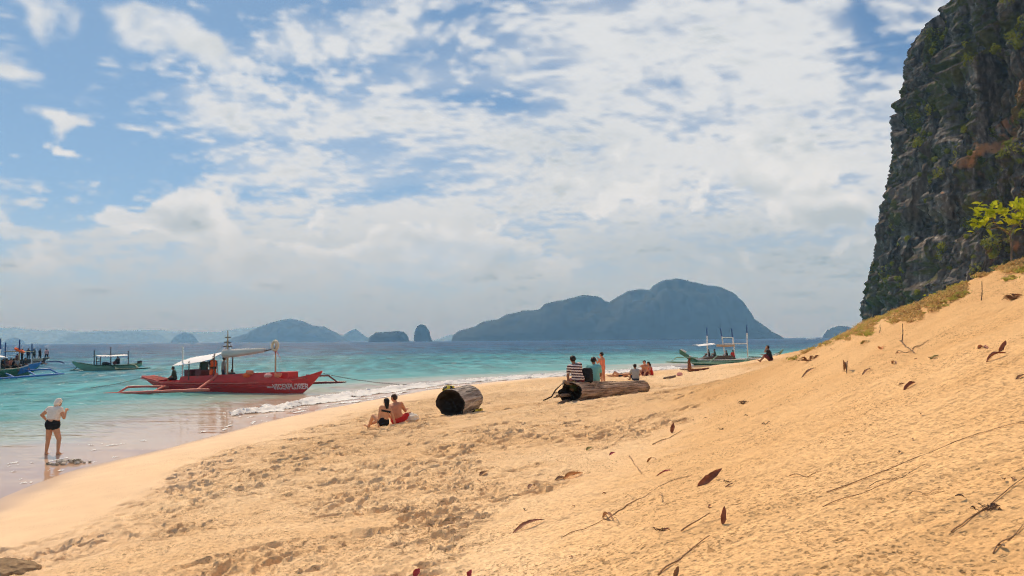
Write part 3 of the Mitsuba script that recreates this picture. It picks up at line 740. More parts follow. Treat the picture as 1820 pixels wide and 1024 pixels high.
# ------------------------------------------------------------------ the people on the beach
def stripes(p, n, uv):
    t = dr.abs((p.z * 11.0 + .35 * p.x * 2.0) - dr.floor(p.z * 11.0 + .35 * p.x * 2.0) - .5)
    return mix((.66, .58, .54), (.085, .05, .055), smoothstep(.22, .27, t)) * (.9 + .2 * fbm(p.x * 30, p.y * 30, p.z * 30, 2))
mat('cloth_striped', base_color=proc(stripes), roughness=.9, specular=.15)

w_ = on_level(92, 808, 0.0)
person('wading person in a white cap and white shirt with black briefs, hand on hip', V(w_[0], w_[1], -.01), -8, 1.62, skin='skin_tan', hair=None, fat=1.1,
       wear=(('hood', 'cloth_white'), ('shirt', 'cloth_white', .22, .085), ('briefs', 'cloth_black')), torso=(.02, .16, 1), head=(.10, .55, 1), face=(.25, .8, -.6),
       La=(-.85, -.28, -.75), Lf=(.62, .25, -.75), Ra=(.42, .05, -.9), Rf=(-.25, .65, .72), Lt=(-.14, .05, -1), Ls=(-.10, -.06, -1), Rt=(.28, .10, -1), Rs=(.02, -.10, -1))

c_ = on_sand(681, 757)
person('sitting person with long dark hair and a dark bikini, legs bent to the left', V(c_[0], c_[1], ground(c_[0], c_[1])), 48, 1.52, 'ground', 'skin_tan', 'hair_black', True,
       (('briefs', 'cloth_black'), ('band', 'cloth_black')), torso=(.24, .04, 1), head=(.32, .10, 1), face=(.15, 1, 0), La=(-.35, -.05, -1), Lf=(-.1, .0, -1), Ra=(.35, -.30, -1), Rf=(.15, -.25, -1), Lt=(-.12, .86, .52), Ls=(-.05, .50, -.85), Rt=(.22, .92, .22), Rs=(-.35, .75, -.35), seat=1)
c_ = on_sand(707, 754)
c_ = V(c_[0] - .03, c_[1] + .16, 0)
person('bare backed person in red shorts sitting close beside the long haired person', V(c_[0], c_[1], ground(c_[0], c_[1])), -14, 1.64, 'ground', 'skin_red', 'hair_brown', False,
       (('shorts', 'cloth_red', .7),), torso=(-.20, .12, 1), head=(-.22, .1, 1), face=(-1, .35, -.05), slouch=.03, La=(-.5, .2, -.85), Lf=(.1, .8, -.5), Ra=(.35, .45, -.8), Rf=(-.2, .9, .1), Lt=(-.3, .8, .5), Rt=(.45, .8, .42), fat=1.05, seat=1)

LOG_A, LOG_B = V(1.90, 27.3, 0), V(5.36, 33.9, 0)
LOG_A[2], LOG_B[2] = ground(LOG_A[0], LOG_A[1]) + .27, ground(LOG_B[0], LOG_B[1]) + .19
log_at = lambda t: LOG_A + (LOG_B - LOG_A) * t
s_ = log_at(.115) + V(-.06, .05, .30)
person('person in a white and dark striped shirt sitting on the log, leaning on one arm', s_, 12, 1.76, 'sit', 'skin_brown', 'hair_black', False, (('shirt', 'cloth_striped', .62, -.03), ('shorts', 'cloth_maroon', .8)),
       torso=(-.22, .20, 1), head=(-.12, .2, 1), slouch=.02, La=(-.16, .05, -1), Lf=(.02, -.12, -1), Ra=(.3, .5, -.8), seat=1)
s_ = log_at(.275) + V(.02, .05, .28)
person('person in a teal shirt sitting on the log beside the striped shirt', s_, -4, 1.70, 'sit', 'skin_brown', 'hair_black', False, (('shirt', 'cloth_teal', .62, -.04), ('shorts', 'cloth_grey', .8)),
       torso=(.02, .22, 1), head=(-.06, .25, 1), slouch=.03, La=(-.35, .3, -.9), seat=1)
s_ = at(1071, 676, 41.5)
person('standing person in a coral swimsuit with hands raised to the face', V(s_[0], s_[1], ground(s_[0], s_[1])), 62, 1.60, 'stand', 'skin_red', 'hair_black', False, (('suit', 'cloth_coral'),),
       La=(-.2, .55, -.75), Lf=(.3, .55, .85), Ra=(.2, .55, -.7), Rf=(-.2, .55, .85), Rt=(.06, -.08, -1), fat=.95)
grp = 'people resting by the far end of the log'
s_ = on_sand(1143, 676); s_ = V(s_[0] - .35, s_[1] + .3, 0)
person('dark haired person in a grey top sitting just behind the far end of the log', V(s_[0], s_[1], ground(s_[0], s_[1])), 10, 1.60, 'ground', 'skin_brown', 'hair_black', False, (('shirt', 'cloth_grey', .6), ('shorts', 'cloth_navy')), grp, near=False, slouch=.03, seat=1)
s_ = on_sand(1149, 668); s_ = V(s_[0], s_[1] + .5, 0)
person('sitting person with an arm raised across the chest, facing the log', V(s_[0], s_[1], ground(s_[0], s_[1])), 150, 1.68, 'ground', 'skin_red', 'hair_black', False, (('shorts', 'cloth_maroon'),), grp, near=False, Ra=(-.3, .8, .1), Rf=(-.9, .3, .3), La=(.2, .8, -.2), Lf=(.8, .2, .2), seat=1)
s_ = on_sand(1158, 667); s_ = V(s_[0], s_[1] + .15, 0)
person('sitting person in a red top, rightmost of the group by the log', V(s_[0], s_[1], ground(s_[0], s_[1])), 100, 1.55, 'ground', 'skin_red', 'hair_black', True, (('suit', 'cloth_red'),), grp, near=False, torso=(-.2, .3, 1), seat=1)
s_ = on_sand(1116, 672); s_ = V(s_[0], s_[1] + 3.0, -.12)
person('person lying on the sand behind the log, only a low shape showing', V(s_[0], s_[1], ground(s_[0], s_[1]) - .10), 80, 1.60, 'ground', 'skin_tan', 'hair_black', False, (('briefs', 'cloth_navy'),), grp, near=False,
       torso=(0, -1, .16), head=(0, -.9, .5), face=(0, .5, .9), La=(-.6, .6, .0), Lf=(-.1, 1, 0), Ra=(.6, .6, .0), Rf=(.1, 1, 0), Lt=(-.1, .8, .5), Ls=(0, .6, -.8), Rt=(.1, 1, -.02), Rs=(0, 1, -.04))
s_ = on_sand(1366, 642)
person('person in black crouching on the dune edge, hand raised to the head', V(s_[0] + .1, s_[1] - .05, ground(s_[0], s_[1])), 75, 1.70, 'ground', 'skin_brown', 'hair_black', False, (('shirt', 'cloth_black', .6, -.03), ('shorts', 'cloth_maroon', .95)),
       near=False, torso=(.0, .18, 1), La=(-.45, .7, -.1), Lf=(.45, -.35, .85), seat=1, fat=1.1)

# ------------------------------------------------------------------ driftwood
def wood(key, dark, light, along_, crack=1.0):
    def col(p, n, uv):
        g = fbm(uv.x * 26, uv.y * along_, 1.0, 4)
        k = noise(uv.x * 90, uv.y * along_ * 2.2, 5.0)
        b = fbm(p.x * 5, p.y * 5, p.z * 5, 3)
        c = mix(dark, light, dr.clip(.5 + 2.0 * (g - .5) + .6 * (k - .5) + .5 * (b - .5), 0, 1))
        return c * (1 - .75 * crack * smoothstep(.60, .72, fbm(uv.x * 40, uv.y * along_ * .8, 9.0, 3)))
    hgt = lambda p, n, uv: fbm(uv.x * 30, uv.y * along_, 1.0, 4) * .05 - .03 * smoothstep(.58, .70, fbm(uv.x * 40, uv.y * along_ * .8, 9.0, 3))
    bumped(key, hgt, .8, 4e-3, base_color=proc(col), roughness=.9, specular=.15)
wood('wood_grey', (.19, .155, .13), (.55, .49, .43), 2.0)
wood('wood_brown', (.14, .088, .062), (.46, .345, .26), 1.2)
mat('wood_charred', base_color=proc(lambda p, n, uv: mix((.012, .010, .009), (.05, .038, .03), fbm(p.x * 9, p.y * 9, p.z * 9, 3))), roughness=.95, specular=.1)
mat('wood_end', base_color=proc(lambda p, n, uv: mix((.10, .05, .03), (.30, .17, .10), fbm(p.x * 12, p.y * 12, p.z * 12, 3))), roughness=.95, specular=.1)

def log_mesh(A, B, ra, rb, seed, squash=.92, na=72, nl=60, lumps=.12, ragged=.0):
    """the round outside of a trunk with flutes, bulges and a ragged first end; uv = (round, along in metres)"""
    ax = unit(B - A); L = np.linalg.norm(B - A)
    sx = unit(np.cross(ax, V(0, 0, 1))); sz = np.cross(sx, ax)
    g = np.linspace(0, 2 * np.pi, na); t = np.linspace(0, 1, nl)
    tt, gg = np.meshgrid(t, g, indexing='ij')
    ring = np.stack([np.cos(gg) * 1.6, np.sin(gg) * 1.6, tt * L * .55 + seed], -1)
    r = (ra + (rb - ra) * tt) * (1 + lumps * 2 * (nfbm(ring, 4, seed) - .5) + .05 * (nfbm(ring * np.array([4, 4, .3]), 3, seed + 1) - .5))
    end = ragged * (nfbm(np.stack([np.cos(g) * 2.6, np.sin(g) * 2.6, 0 * g + seed], -1), 4, seed + 3) - .5) * 2
    s = tt * L + end[None] * (1 - tt) ** 3
    v = A + s[..., None] * ax + (r * np.cos(gg))[..., None] * sx + (r * squash * np.sin(gg))[..., None] * sz
    uv = np.stack([gg / (2 * np.pi) * 2, tt * L], -1).reshape(-1, 2)
    return v, uv, (sx, sz, ax)

def end_cap(ring, depth, ax, key, matl, inset=.84, rings_=7, seed=1):
    """an end face that sinks into a hollow"""
    c = ring.mean(0)
    rows = [ring]
    for k in range(1, rings_ + 1):
        q = k / rings_
        rad = 1 - (1 - inset) * min(1, q * 4) if q < .5 else inset * (1 - (q - .5) * 2)
        p = c + (ring - c) * max(rad, 0.0)
        p = p + ax * depth * np_smooth(.1, .75, q) + .05 * (nfbm(p * 7, 3, seed)[:, None] - .5) * (ring - c) * (q < .99)
        rows.append(p)
    v = np.concatenate(rows)
    obj(key, (v, grid_faces(len(rows), len(ring))), matl, True)

# the short hollow log
g0 = on_sand(797, 741)
sA = V(g0[0] + .04, g0[1] + .42, ground(g0[0], g0[1] + .4) + .36)
sB = sA + V(.54, 1.15, .10)
v, uv, fr = log_mesh(sA, sB, .52, .50, 41, .88, lumps=.15, ragged=.14)
tag('hollow_log', 'short thick hollow grey log with a charred black open end', 'log')
obj('hollow_log__trunk', (v.reshape(-1, 3), grid_faces(*v.shape[:2])), 'wood_grey', True, uv=uv)
end_cap(v[0], .62, fr[2], 'hollow_log__hollow', 'wood_charred', .80, 9, 5)
labels['hollow_log__hollow'] = {'label': 'charred black inside of the hollow end'}
end_cap(v[-1], -.04, fr[2], 'hollow_log__sawn_end', 'wood_end', .97, 7, 6)
top = (sA + sB) / 2 + V(-.36, -.24, .43)
def crumple(c, size, seed, flat=.45):
    m = trimesh.creation.icosphere(subdivisions=4)
    q = np.asarray(m.vertices)
    r = 1 + .9 * (nfbm(q * 1.7 + seed, 4, seed) - .5)
    m.vertices = q * r[:, None] * np.array([1, .7, flat]) * size + c
    return m
mat('yellow_black', base_color=proc(lambda p, n, uv: mix((.72, .60, .06), (.02, .02, .02), smoothstep(.52, .56, fbm(p.x * 11, p.y * 11, p.z * 11, 2)))), roughness=.6)
obj('beach_bag', crumple(top, .20, 3, .5), 'yellow_black', True, 'small yellow and black bag lying on top of the hollow log', 'bag')
g1 = on_sand(838, 733)
st = [V(g1[0] - .35 + .1 * k, g1[1] + .1 * math.sin(k * 1.3), 0) for k in range(8)]
for p in st: p[2] = ground(p[0], p[1]) + .05
obj('yellow_strap', tube(st, .045, 8), 'yellow_black', True, 'yellow strap lying in the sand at the foot of the hollow log', 'strap')
g1 = on_sand(731, 748)
obj('white_bag', crumple(V(g1[0], g1[1] + .1, ground(g1[0], g1[1]) + .09), .21, 9, .6), 'cloth_white', True, 'crumpled white bag on the sand beside the red shorts', 'bag')

# the long log
v, uv, fr = log_mesh(LOG_A, LOG_B, .40, .28, 57, .90, nl=150, lumps=.22, ragged=.30)
tag('driftwood_log', 'long weathered brown driftwood log with a splintered dark end', 'log')
obj('driftwood_log__trunk', (v.reshape(-1, 3), grid_faces(*v.shape[:2])), 'wood_brown', True, uv=uv)
end_cap(v[0], .7, fr[2], 'driftwood_log__hollow', 'wood_charred', .84, 9, 15)
end_cap(v[-1], .05, fr[2], 'driftwood_log__far_end', 'wood_end', .95, 7, 16)
ax, sx, sz = fr[2], fr[0], fr[1]
for k, (a, rr, ln, w, tip) in enumerate([(-2.2, .36, .95, .10, .18), (-1.5, .39, 1.05, .12, .1), (3.4, .33, .8, .09, -.1), (-2.8, .24, .75, .07, .2), (1.9, .36, .7, .10, -.06), (-.7, .37, .55, .1, .05)]):
    base = LOG_A + (sx * math.cos(a) + sz * math.sin(a)) * rr
    out = unit(sx * math.cos(a) + sz * math.sin(a))
    pts = [base + ax * .35 - out * .03, base, base - ax * ln * .3 + out * .05, base - ax * ln * .55 + out * tip]
    m = tube(pts, [.07, w * .7, w * .5, .015], 7)
    obj(numbered('driftwood_log__splinter'), m, 'wood_brown', True, uv=np.stack([np.arange(len(m.vertices)) % 7 / 7, np.arange(len(m.vertices)) / 30], 1))
kb = log_at(.09) + sz * .25 - sx * .20
m = tri(blob((kb, .16), (kb + ax * .25 - V(0, 0, .22), .12), k=2)); mat('lichen', base_color=proc(lambda p, n, uv: mix((.36, .19, .06), (.07, .10, .035), smoothstep(.4, .6, fbm(p.x * 6, p.y * 6, p.z * 6, 3)))), roughness=.95)
m.vertices = m.vertices + m.vertex_normals * (.12 * (nfbm(np.asarray(m.vertices) * 7, 3, 4) - .5))[:, None]
obj('driftwood_log__knot', m, 'lichen', True, 'orange and green stained bulge near the splintered end')
b0 = log_at(.19) + V(.02, -.08, .40)
obj('backpack', placed(join_ := tri(blob((V(-.11, 0, .0), .10), (V(.11, 0, .0), .10), (V(-.10, 0, .34), .09), (V(.10, 0, .34), .09), (V(0, -.08, .12), .11))), np.eye(3), b0), 'cloth_black', 40, 'black backpack standing on the log between the two sitting people', 'backpack')
t0 = LOG_A + V(-.62, -.15, -.10)
obj('crooked_branch', cat([tube([t0 + V(-.28, -.1, -.12), t0, t0 + V(.14, .06, .22), t0 + V(.36, .1, .42)], [.018, .026, .022, .012]), tube([t0 + V(.06, .03, .12), t0 + V(.22, 0, .12), t0 + V(.30, .05, -.05)], [.02, .016, .008])]), 'wood_charred', True, 'crooked branch sticking out beside the splintered log end', 'branch')

# upright timber by the far water's edge
g2 = on_sand(1226, 661)
e = unit(V(.97, .25, 0)); base = V(g2[0], g2[1] + .1, ground(g2[0], g2[1]) + .10)
tag('boat_stem', 'reddish brown curved timber, an upright post on a long beam at the waterline', 'driftwood')
wood('wood_red', (.16, .055, .03), (.40, .165, .085), 2.0)
def uvtube(pts, r, s=9):
    m = tube(pts, r, s)
    n_ = len(pts)
    uv_ = np.vstack([np.stack([np.tile(np.arange(s) / s, n_), np.repeat(np.arange(n_) / n_ * 2, s)], 1), [[0, 0], [0, 2]]])
    return m, uv_
m, u_ = uvtube([base, base + V(.01, 0, .26), base + V(-.02, 0, .52), base + e * .04 + V(0, 0, .74)], [.13, .11, .085, .05]); obj('boat_stem__post', m, 'wood_red', True, uv=u_)
m, u_ = uvtube([base - e * .06, base + e * .3 + V(0, 0, -.02), base + e * .8 + V(0, 0, .02), base + e * 1.30 + V(0, 0, .10)], [.13, .10, .075, .04]); obj('boat_stem__beam', m, 'wood_red', True, uv=u_)
m, u_ = uvtube([base + V(0, 0, .02), base - e * .3 + V(0, 0, .03), base - e * .6 + V(0, 0, .05)], [.045, .035, .02]); obj('boat_stem__tail', m, 'wood_brown', True, uv=u_)
g2 = on_sand(1208, 668)
obj('cloth_bundle', crumple(V(g2[0], g2[1], ground(g2[0], g2[1]) + .08), .17, 14, .6), 'cloth_pink', True, 'pale pink bundle on the sand near the upright timber', 'bundle')
pa, pb = on_sand(1180, 674), on_sand(1200, 671)
m, u_ = uvtube([V(pa[0], pa[1], ground(pa[0], pa[1]) + .04), V(pb[0], pb[1], ground(pb[0], pb[1]) + .07)], [.05, .06]); obj('pole', m, 'wood_brown', True, 'short brown pole lying flat on the sand before the pink bundle', 'pole', uv=u_)

# rock at the lower left, coral by the wader
mat('coral', base_color=proc(lambda p, n, uv: mix((.20, .16, .11), (.66, .60, .50), smoothstep(.35, .6, fbm(p.x * 16, p.y * 16, p.z * 16, 3)))), roughness=.9)
cw = on_level(119, 822, 0.03)
lumps = []
_r = np.random.default_rng(8)
for k in range(26):
    c = cw + V(.22 * _r.standard_normal(), .16 * _r.standard_normal(), .0)
    c[2] = .03 + .05 * math.exp(-((c[0] - cw[0]) ** 2 + (c[1] - cw[1]) ** 2) / .06)
    lumps.append(crumple(c, .04 + .055 * _r.random(), 20 + k, .6))
obj('coral_rubble', cat(lumps), 'coral', True, 'small pale heap of coral rubble in the shallows beside the wader', 'coral', kind=None)
bumped('rough_rock', lambda p, n, uv: .05 * fbm(p.x * 20, p.y * 20, p.z * 20, 4), 1.0, 3e-3, base_color=proc(lambda p, n, uv: mix((.14, .085, .045), (.44, .31, .18), fbm(p.x * 18, p.y * 18, p.z * 18, 4))), roughness=.95)
rk = on_sand(18, 1018)
m = trimesh.creation.icosphere(subdivisions=5); q = np.asarray(m.vertices)
m.vertices = q * (1 + .5 * (nfbm(q * 2.2, 5, 6) - .5))[:, None] * np.array([.42, .34, .15]) + V(rk[0] - .05, rk[1] - .10, ground(rk[0], rk[1]) + .0)
obj('beach_rock', m, 'rough_rock', True, 'low rough brown rock at the lower left corner', 'rock')

# ------------------------------------------------------------------ outrigger boats
def paint(key, c, wear=.5, rough=.45):
    mat(key, base_color=proc(lambda p, n, uv: mix(mi.Color3f(c) * (.80 + .35 * fbm(p.x * 3, p.y * 3, p.z * 5, 3)), (.16, .12, .10), wear * smoothstep(.62, .78, fbm(p.x * 5, p.y * 5, p.z * 9, 4)))), roughness=rough, specular=.4)
paint('paint_red', (.55, .042, .040)); paint('paint_salmon', (.58, .14, .105)); paint('paint_maroon', (.13, .020, .022)); paint('paint_green', (.05, .17, .10)); paint('paint_pale_green', (.20, .38, .27)); paint('paint_dark_green', (.02, .085, .045))
paint('paint_blue', (.03, .16, .48)); paint('paint_deep_blue', (.015, .06, .20)); paint('paint_white', (.72, .72, .70)); paint('paint_cream', (.60, .50, .36)); paint('dark_wood', (.07, .05, .04)); paint('bamboo', (.46, .34, .20)); paint('paint_black', (.02, .02, .025))
mat('canvas_white', base_color=proc(lambda p, n, uv: mi.Color3f(.78, .79, .80) * (.88 + .16 * fbm(p.x * 2, p.y * 2, p.z * 2, 3))), roughness=.85)
mat('canvas_grey', base_color=proc(lambda p, n, uv: mi.Color3f(.48, .50, .48) * (.8 + .3 * fbm(p.x * 2, p.y * 2, p.z * 2, 3))), roughness=.9)
mat('rope', base_color=(.12, .10, .08), roughness=.95)

class Boat:
    """a frame on the water: x towards the bow, y to port, z up from the waterline"""
    def __init__(self, key, stern, bow, label, category='boat', group=None):
        self.key = numbered(key)
        s, b = np.asarray(stern, float), np.asarray(bow, float)
        self.h = unit(V(b[0] - s[0], b[1] - s[1], 0)); self.l = V(-self.h[1], self.h[0], 0)
        self.o = V((s[0] + b[0]) / 2, (s[1] + b[1]) / 2, 0); self.L = np.linalg.norm((b - s)[:2])
        self.R = np.stack([self.h, self.l, V(0, 0, 1)], 1)
        tag(self.key, label, category, group)
    def measure(self, px, py, lat=0.0):
        """where the sight line through a pixel meets the boat's upright plane at that distance off its middle"""
        d = ray(px, py)
        t = ((self.o + self.l * lat - EYE) @ self.l) / (d @ self.l)
        q = self.R.T @ (EYE + d * t - self.o)
        return V(q[0], lat, q[2])
    def world(self, q):
        return self.R @ np.asarray(q, float) + self.o
    def part(self, name, mesh, bsdf, smooth=35, label=None):
        k = numbered(self.key + '__' + name)
        obj(k, placed(mesh, self.R, self.o), bsdf, smooth, label)
        return k
    def rod(self, name, pts, r, bsdf, sides=7):
        return self.part(name, tube(pts, r, sides), bsdf, 50)

def hull_mesh(st, n=44, sheer=0.0):
    """st: stations (x, keel z, gunwale z, half beam, half bottom) lofted; open inside down to a floor"""
    st = np.asarray(st, float)
    x = np.linspace(st[0, 0], st[-1, 0], n)
    c = [PchipInterpolator(st[:, 0], st[:, k])(x) for k in range(1, 5)]
    rows = []
    for X, zk, zg, b, bb in zip(x, *c):
        zf = max(zk + .12, zg - .32); ib = max(b - .05, b * .6)
        side = [(0, zk), (bb * .7, zk + .01), (bb, zk + .06 * (zg - zk)), (bb + (b - bb) * .45, zk + .38 * (zg - zk)), (bb + (b - bb) * .82, zk + .75 * (zg - zk)), (b, zg - .05), (b + .02, zg - .03), (b + .02, zg), (ib, zg), (ib * .94, zf + .03), (0, zf)]
        ring = [(X, y, z) for y, z in side] + [(X, -y, z) for y, z in side[-2:0:-1]]
        rows.append(ring)
    v = np.array(rows)
    k = v.shape[1]
    f = []
    for i in range(n - 1):
        for j in range(k):
            a, b_ = i * k + j, i * k + (j + 1) % k
            f += [(a, b_, b_ + k), (a, b_ + k, a + k)]
    for i in (0, n - 1):
        m_ = len(v.reshape(-1, 3))
        for j in range(1, k - 1):
            f.append((i * k, i * k + j, i * k + j + 1) if i else (i * k, i * k + j + 1, i * k + j))
    return v.reshape(-1, 3), np.array(f)

def canvas(p00, p10, p11, p01, sag=.08, n=14, thick=.012):
    """a sheet slung between four corners, with sag and creases"""
    u, w = np.meshgrid(np.linspace(0, 1, n), np.linspace(0, 1, n), indexing='ij')
    u, w = u[..., None], w[..., None]
    P = (1 - u) * (1 - w) * p00 + u * (1 - w) * p10 + u * w * p11 + (1 - u) * w * p01
    P = P + V(0, 0, -1) * sag * 4 * (u * (1 - u)) + V(0, 0, .10) * (4 * w * (1 - w)) + V(0, 0, 1) * .05 * (nfbm(P * np.array([2.2, 1, 1]), 3, 4)[..., None] - .5)
    top = P.reshape(-1, 3); f = grid_faces(n, n)
    rim = np.concatenate([np.arange(n), np.arange(1, n) * n + n - 1, (n - 1) * n + np.arange(n - 2, -1, -1), np.arange(n - 2, 0, -1) * n])
    m_ = n * n
    e = [(a, b, b + m_) for a, b in zip(rim, np.roll(rim, -1))] + [(a, b + m_, a + m_) for a, b in zip(rim, np.roll(rim, -1))]
    return np.vstack([top, top - V(0, 0, thick)]), np.vstack([f, f[:, ::-1] + m_, np.array(e)])

def ring_mesh(c, R_, r, nrm, n=28, k=10):
    nrm = unit(nrm); a = unit(np.cross(nrm, V(.2, .1, 1))); b = np.cross(nrm, a)
    t = np.linspace(0, 2 * np.pi, n + 1)[:-1]; q = np.linspace(0, 2 * np.pi, k + 1)[:-1]
    tt, qq = np.meshgrid(t, q, indexing='ij')
    d = np.cos(tt)[..., None] * a + np.sin(tt)[..., None] * b
    v = c + d * (R_ + r * np.cos(qq))[..., None] + nrm * (r * np.sin(qq))[..., None]
    f = []
    for i in range(n):
        for j in range(k):
            A, B, C, D = i * k + j, ((i + 1) % n) * k + j, ((i + 1) % n) * k + (j + 1) % k, i * k + (j + 1) % k
            f += [(A, B, C), (A, C, D)]
    return v.reshape(-1, 3), np.array(f)

# ---- the red boat
B = Boat('outrigger_boat', on_level(294, 694, 0), on_level(540, 699.5, 0), 'red outrigger boat with white lettering and a sloping white awning near the shore')
X0, X1 = -B.L / 2, B.L / 2
bt, stn = B.measure(572, 660), B.measure(264, 669)
hs = [(stn[0], .86, stn[2], .62, .42), (stn[0] + .9, .30, stn[2] - .12, .70, .40), (X0 + .5, -.22, .66, .80, .34), (-2.5, -.34, .66, .92, .34), (1.0, -.34, .70, .92, .30), (X1 - 2.2, -.32, .80, .74, .20), (X1 - .6, -.22, .97, .46, .09), (X1 + .25, .25, 1.10, .26, .05), (bt[0] - .28, 1.0, 1.33, .10, .035), (bt[0], 1.28, bt[2] + .02, .05, .02)]
hull = B.part('hull', hull_mesh(hs, 60), 'paint_red', 35)
for s in (-1, 1):
    rail = [(x, s * (b + .03), z - .10) for x, zk, z, b, bb in hs[:-2]]
    B.rod('rubbing_strake', rail, .035, 'paint_salmon')
# raised sides of the cabin, with the sloping stern deck
pa, pb_, pc = B.measure(318, 672, -.8), B.measure(474, 662.5, -.8), B.measure(520, 671, -.6)
for s in (-1, 1):
    pts = [(pa[0], .60), (pc[0] + .2, .70), (pc[0], .86), (pb_[0] + .9, 1.0), (pb_[0], pb_[2]), (pa[0] + 1.6, 1.06), (pa[0] + .2, 1.0)]
    from shapely.geometry import Polygon
    m = trimesh.creation.extrude_polygon(Polygon(pts), .05, engine='earcut')
    m = placed(m, np.array([[1, 0, 0], [0, 0, 1], [0, 1, 0]]), V(0, s * .82 - .025, 0)); m.invert()
    B.part('side_panel', m, 'paint_red', False)
for k in range(5):                                                        # slats of the stern deck
    x = stn[0] + .05 + k * .27
    B.part('deck_slat', box(x, x + .23, -.62, .62, .80 - .02 * k + (.11 - .03 * k), .85 - .02 * k + (.11 - .03 * k)), 'paint_salmon', False)
c1, c2 = B.measure(337, 671, -.5), B.measure(350, 671, -.5)
B.part('locker', box(c1[0] - .25, c1[0] + .30, -.75, .75, .6, B.measure(337, 657, -.7)[2]), 'paint_maroon', False)
B.part('locker', box(c2[0] + .05, c2[0] + .55, -.75, .6, .6, B.measure(353, 658, -.7)[2]), 'paint_maroon', False)
q = B.measure(506, 668, -.4)
B.part('hatch_box', box(q[0] - .35, q[0] + .35, -.5, .5, .7, q[2] + .24), 'paint_red', False)
B.part('thwart', box(-.4, -.1, -.8, .8, .78, .84), 'paint_red', False); B.part('thwart', box(1.2, 1.5, -.8, .8, .78, .84), 'paint_red', False)
# awnings, masts, spar
a0, a1 = B.measure(306, 650, -.9), B.measure(392, 627, -.5)
a0b, a1b = V(a0[0] + .5, 1.0, a0[2] + .60), V(a1[0], 1.0, a1[2] + .26)
B.part('awning', canvas(a0, V(a1[0] - .2, -1.15, a1[2] - .40), a1b, a0b, .06), 'canvas_white', 60)
b0, b1 = B.measure(398, 629, -.3), B.measure(470, 622.5, 0)
B.part('rolled_awning', tube([b0, b0 * .66 + b1 * .34 + V(0, 0, -.02), b0 * .3 + b1 * .7, b1], [.27, .25, .20, .13], 12), 'canvas_grey', 60)
B.rod('spar', [b0 + V(0, 0, -.16), b1 + V(0, 0, -.06), B.measure(490, 619)], .045, 'dark_wood')
mt = B.measure(405, 587)
mb = V(mt[0] - .0, 0, .2)
mast = B.rod('mast', [mb, V(mt[0], 0, 2.6), mt], [.07, .06, .03], 'bamboo')
for py, w in ((600, .22), (609, .26), (616, .34)):
    z = B.measure(405, py)[2]
    k = numbered(mast + '__crossbar'); obj(k, placed(bar(V(mt[0] - w, 0, z), V(mt[0] + w, 0, z), .07, .07), B.R, B.o), 'dark_wood', False)
for sx, sy in ((-.75, -.5), (-.75, .5), (.8, 0)):
    B.rod('stay', [V(mt[0], 0, B.measure(405, 604)[2]), V(mt[0] + sx, sy, 2.3)], .012, 'rope', 5)
m2 = B.measure(337, 616)
B.rod('awning_post', [V(m2[0], -.6, .7), V(m2[0], -.6, m2[2])], .05, 'paint_white')
for x in (a0[0] + 1.4, a1[0] - .2):
    for s in (-1, 1):
        B.rod('awning_post', [V(x, s * .85, .75), V(x, s * .85, np.interp(x, [a0[0], a1[0]], [a0[2], a1[2]]) - .02)], .04, 'dark_wood')
bm_ = B.measure(490, 603)
B.rod('bow_mast', [V(bm_[0], 0, .5), V(bm_[0], 0, bm_[2])], [.055, .03], 'bamboo')
rc = B.measure(490.5, 614.5)
rk_ = B.part('life_ring', ring_mesh(rc + V(0, -.10, 0), .29, .085, V(-.25, -1, .1)), 'paint_cream', True)
m = cat([blob_ if isinstance(blob_, trimesh.Trimesh) else tri(blob_) for blob_ in [m3.Manifold.hull_points(np.vstack([_ico[1] * .012 + rc + V(.05, -.05, -.32), _ico[1] * .012 + rc + V(.12, -.06, -.38), _ico[1] * .012 + rc + V(.42, -.08, -.78)])), m3.Manifold.hull_points(np.vstack([_ico[1] * .012 + rc + V(-.05, -.05, -.30), _ico[1] * .012 + rc + V(.02, -.06, -.34), _ico[1] * .012 + rc + V(.10, -.10, -.62)]))]])
B.part('pennant', m, 'cloth_red', 40)
# outriggers
def outrigger(B, f0, f1, booms, col, fr=.075, br=.05, name='float', tip=None):
    """a float from f0 to f1 and bent booms (points from the hull to the float)"""
    up_ = [f0 + V(-.0, 0, .02), f0 * .9 + f1 * .1, f0 * .1 + f1 * .9, f1]
    B.rod('outrigger_float', up_, [fr * .55, fr, fr, fr * .55], col, 9)
    for pts in booms:
        B.rod('boom', pts, [br * 1.1] * (len(pts) - 1) + [br * .8], col, 7)
def near_pts(B, *pix):
    return [B.measure(px, py, lat) for px, py, lat in pix]
f0, f1 = near_pts(B, (184, 700.5, -3.6), (372, 692.5, -3.4))
outrigger(B, f0, f1, [near_pts(B, (300, 688, -.8), (262, 687, -1.9), (227, 688, -3.1), (206, 700.5, -3.6)), near_pts(B, (292, 687, -.9), (282, 692, -2.2), (263, 700.5, -3.55)),
                      near_pts(B, (386, 664, -.7), (380, 672, -1.2), (362, 685, -2.5), (346, 695.5, -3.5))], 'paint_salmon', .10, .07)
g0_, g1_ = near_pts(B, (445, 684, 3.4), (615, 679, 3.4))
outrigger(B, g0_, g1_, [near_pts(B, (545, 667, .3), (566, 668, 1.5), (584, 668, 2.4), (600, 679.5, 3.4)), near_pts(B, (440, 672, .9), (452, 672, 2.4), (468, 684, 3.4))], 'paint_maroon', .08, .05)
r0 = B.measure(264, 669)
B.rod('mooring_rope', [r0, r0 * .5 + np.append((B.R.T @ (on_level(150, 690, 0) - B.o))[:2], -.05) * .5 + V(0, 0, -.10), np.append((B.R.T @ (on_level(150, 690, 0) - B.o))[:2], -.05)], .018, 'rope', 5)
r1 = B.measure(574, 664); e1 = B.R.T @ (V(*on_level(790, 683, 0)) - B.o) + V(0, 0, .0)
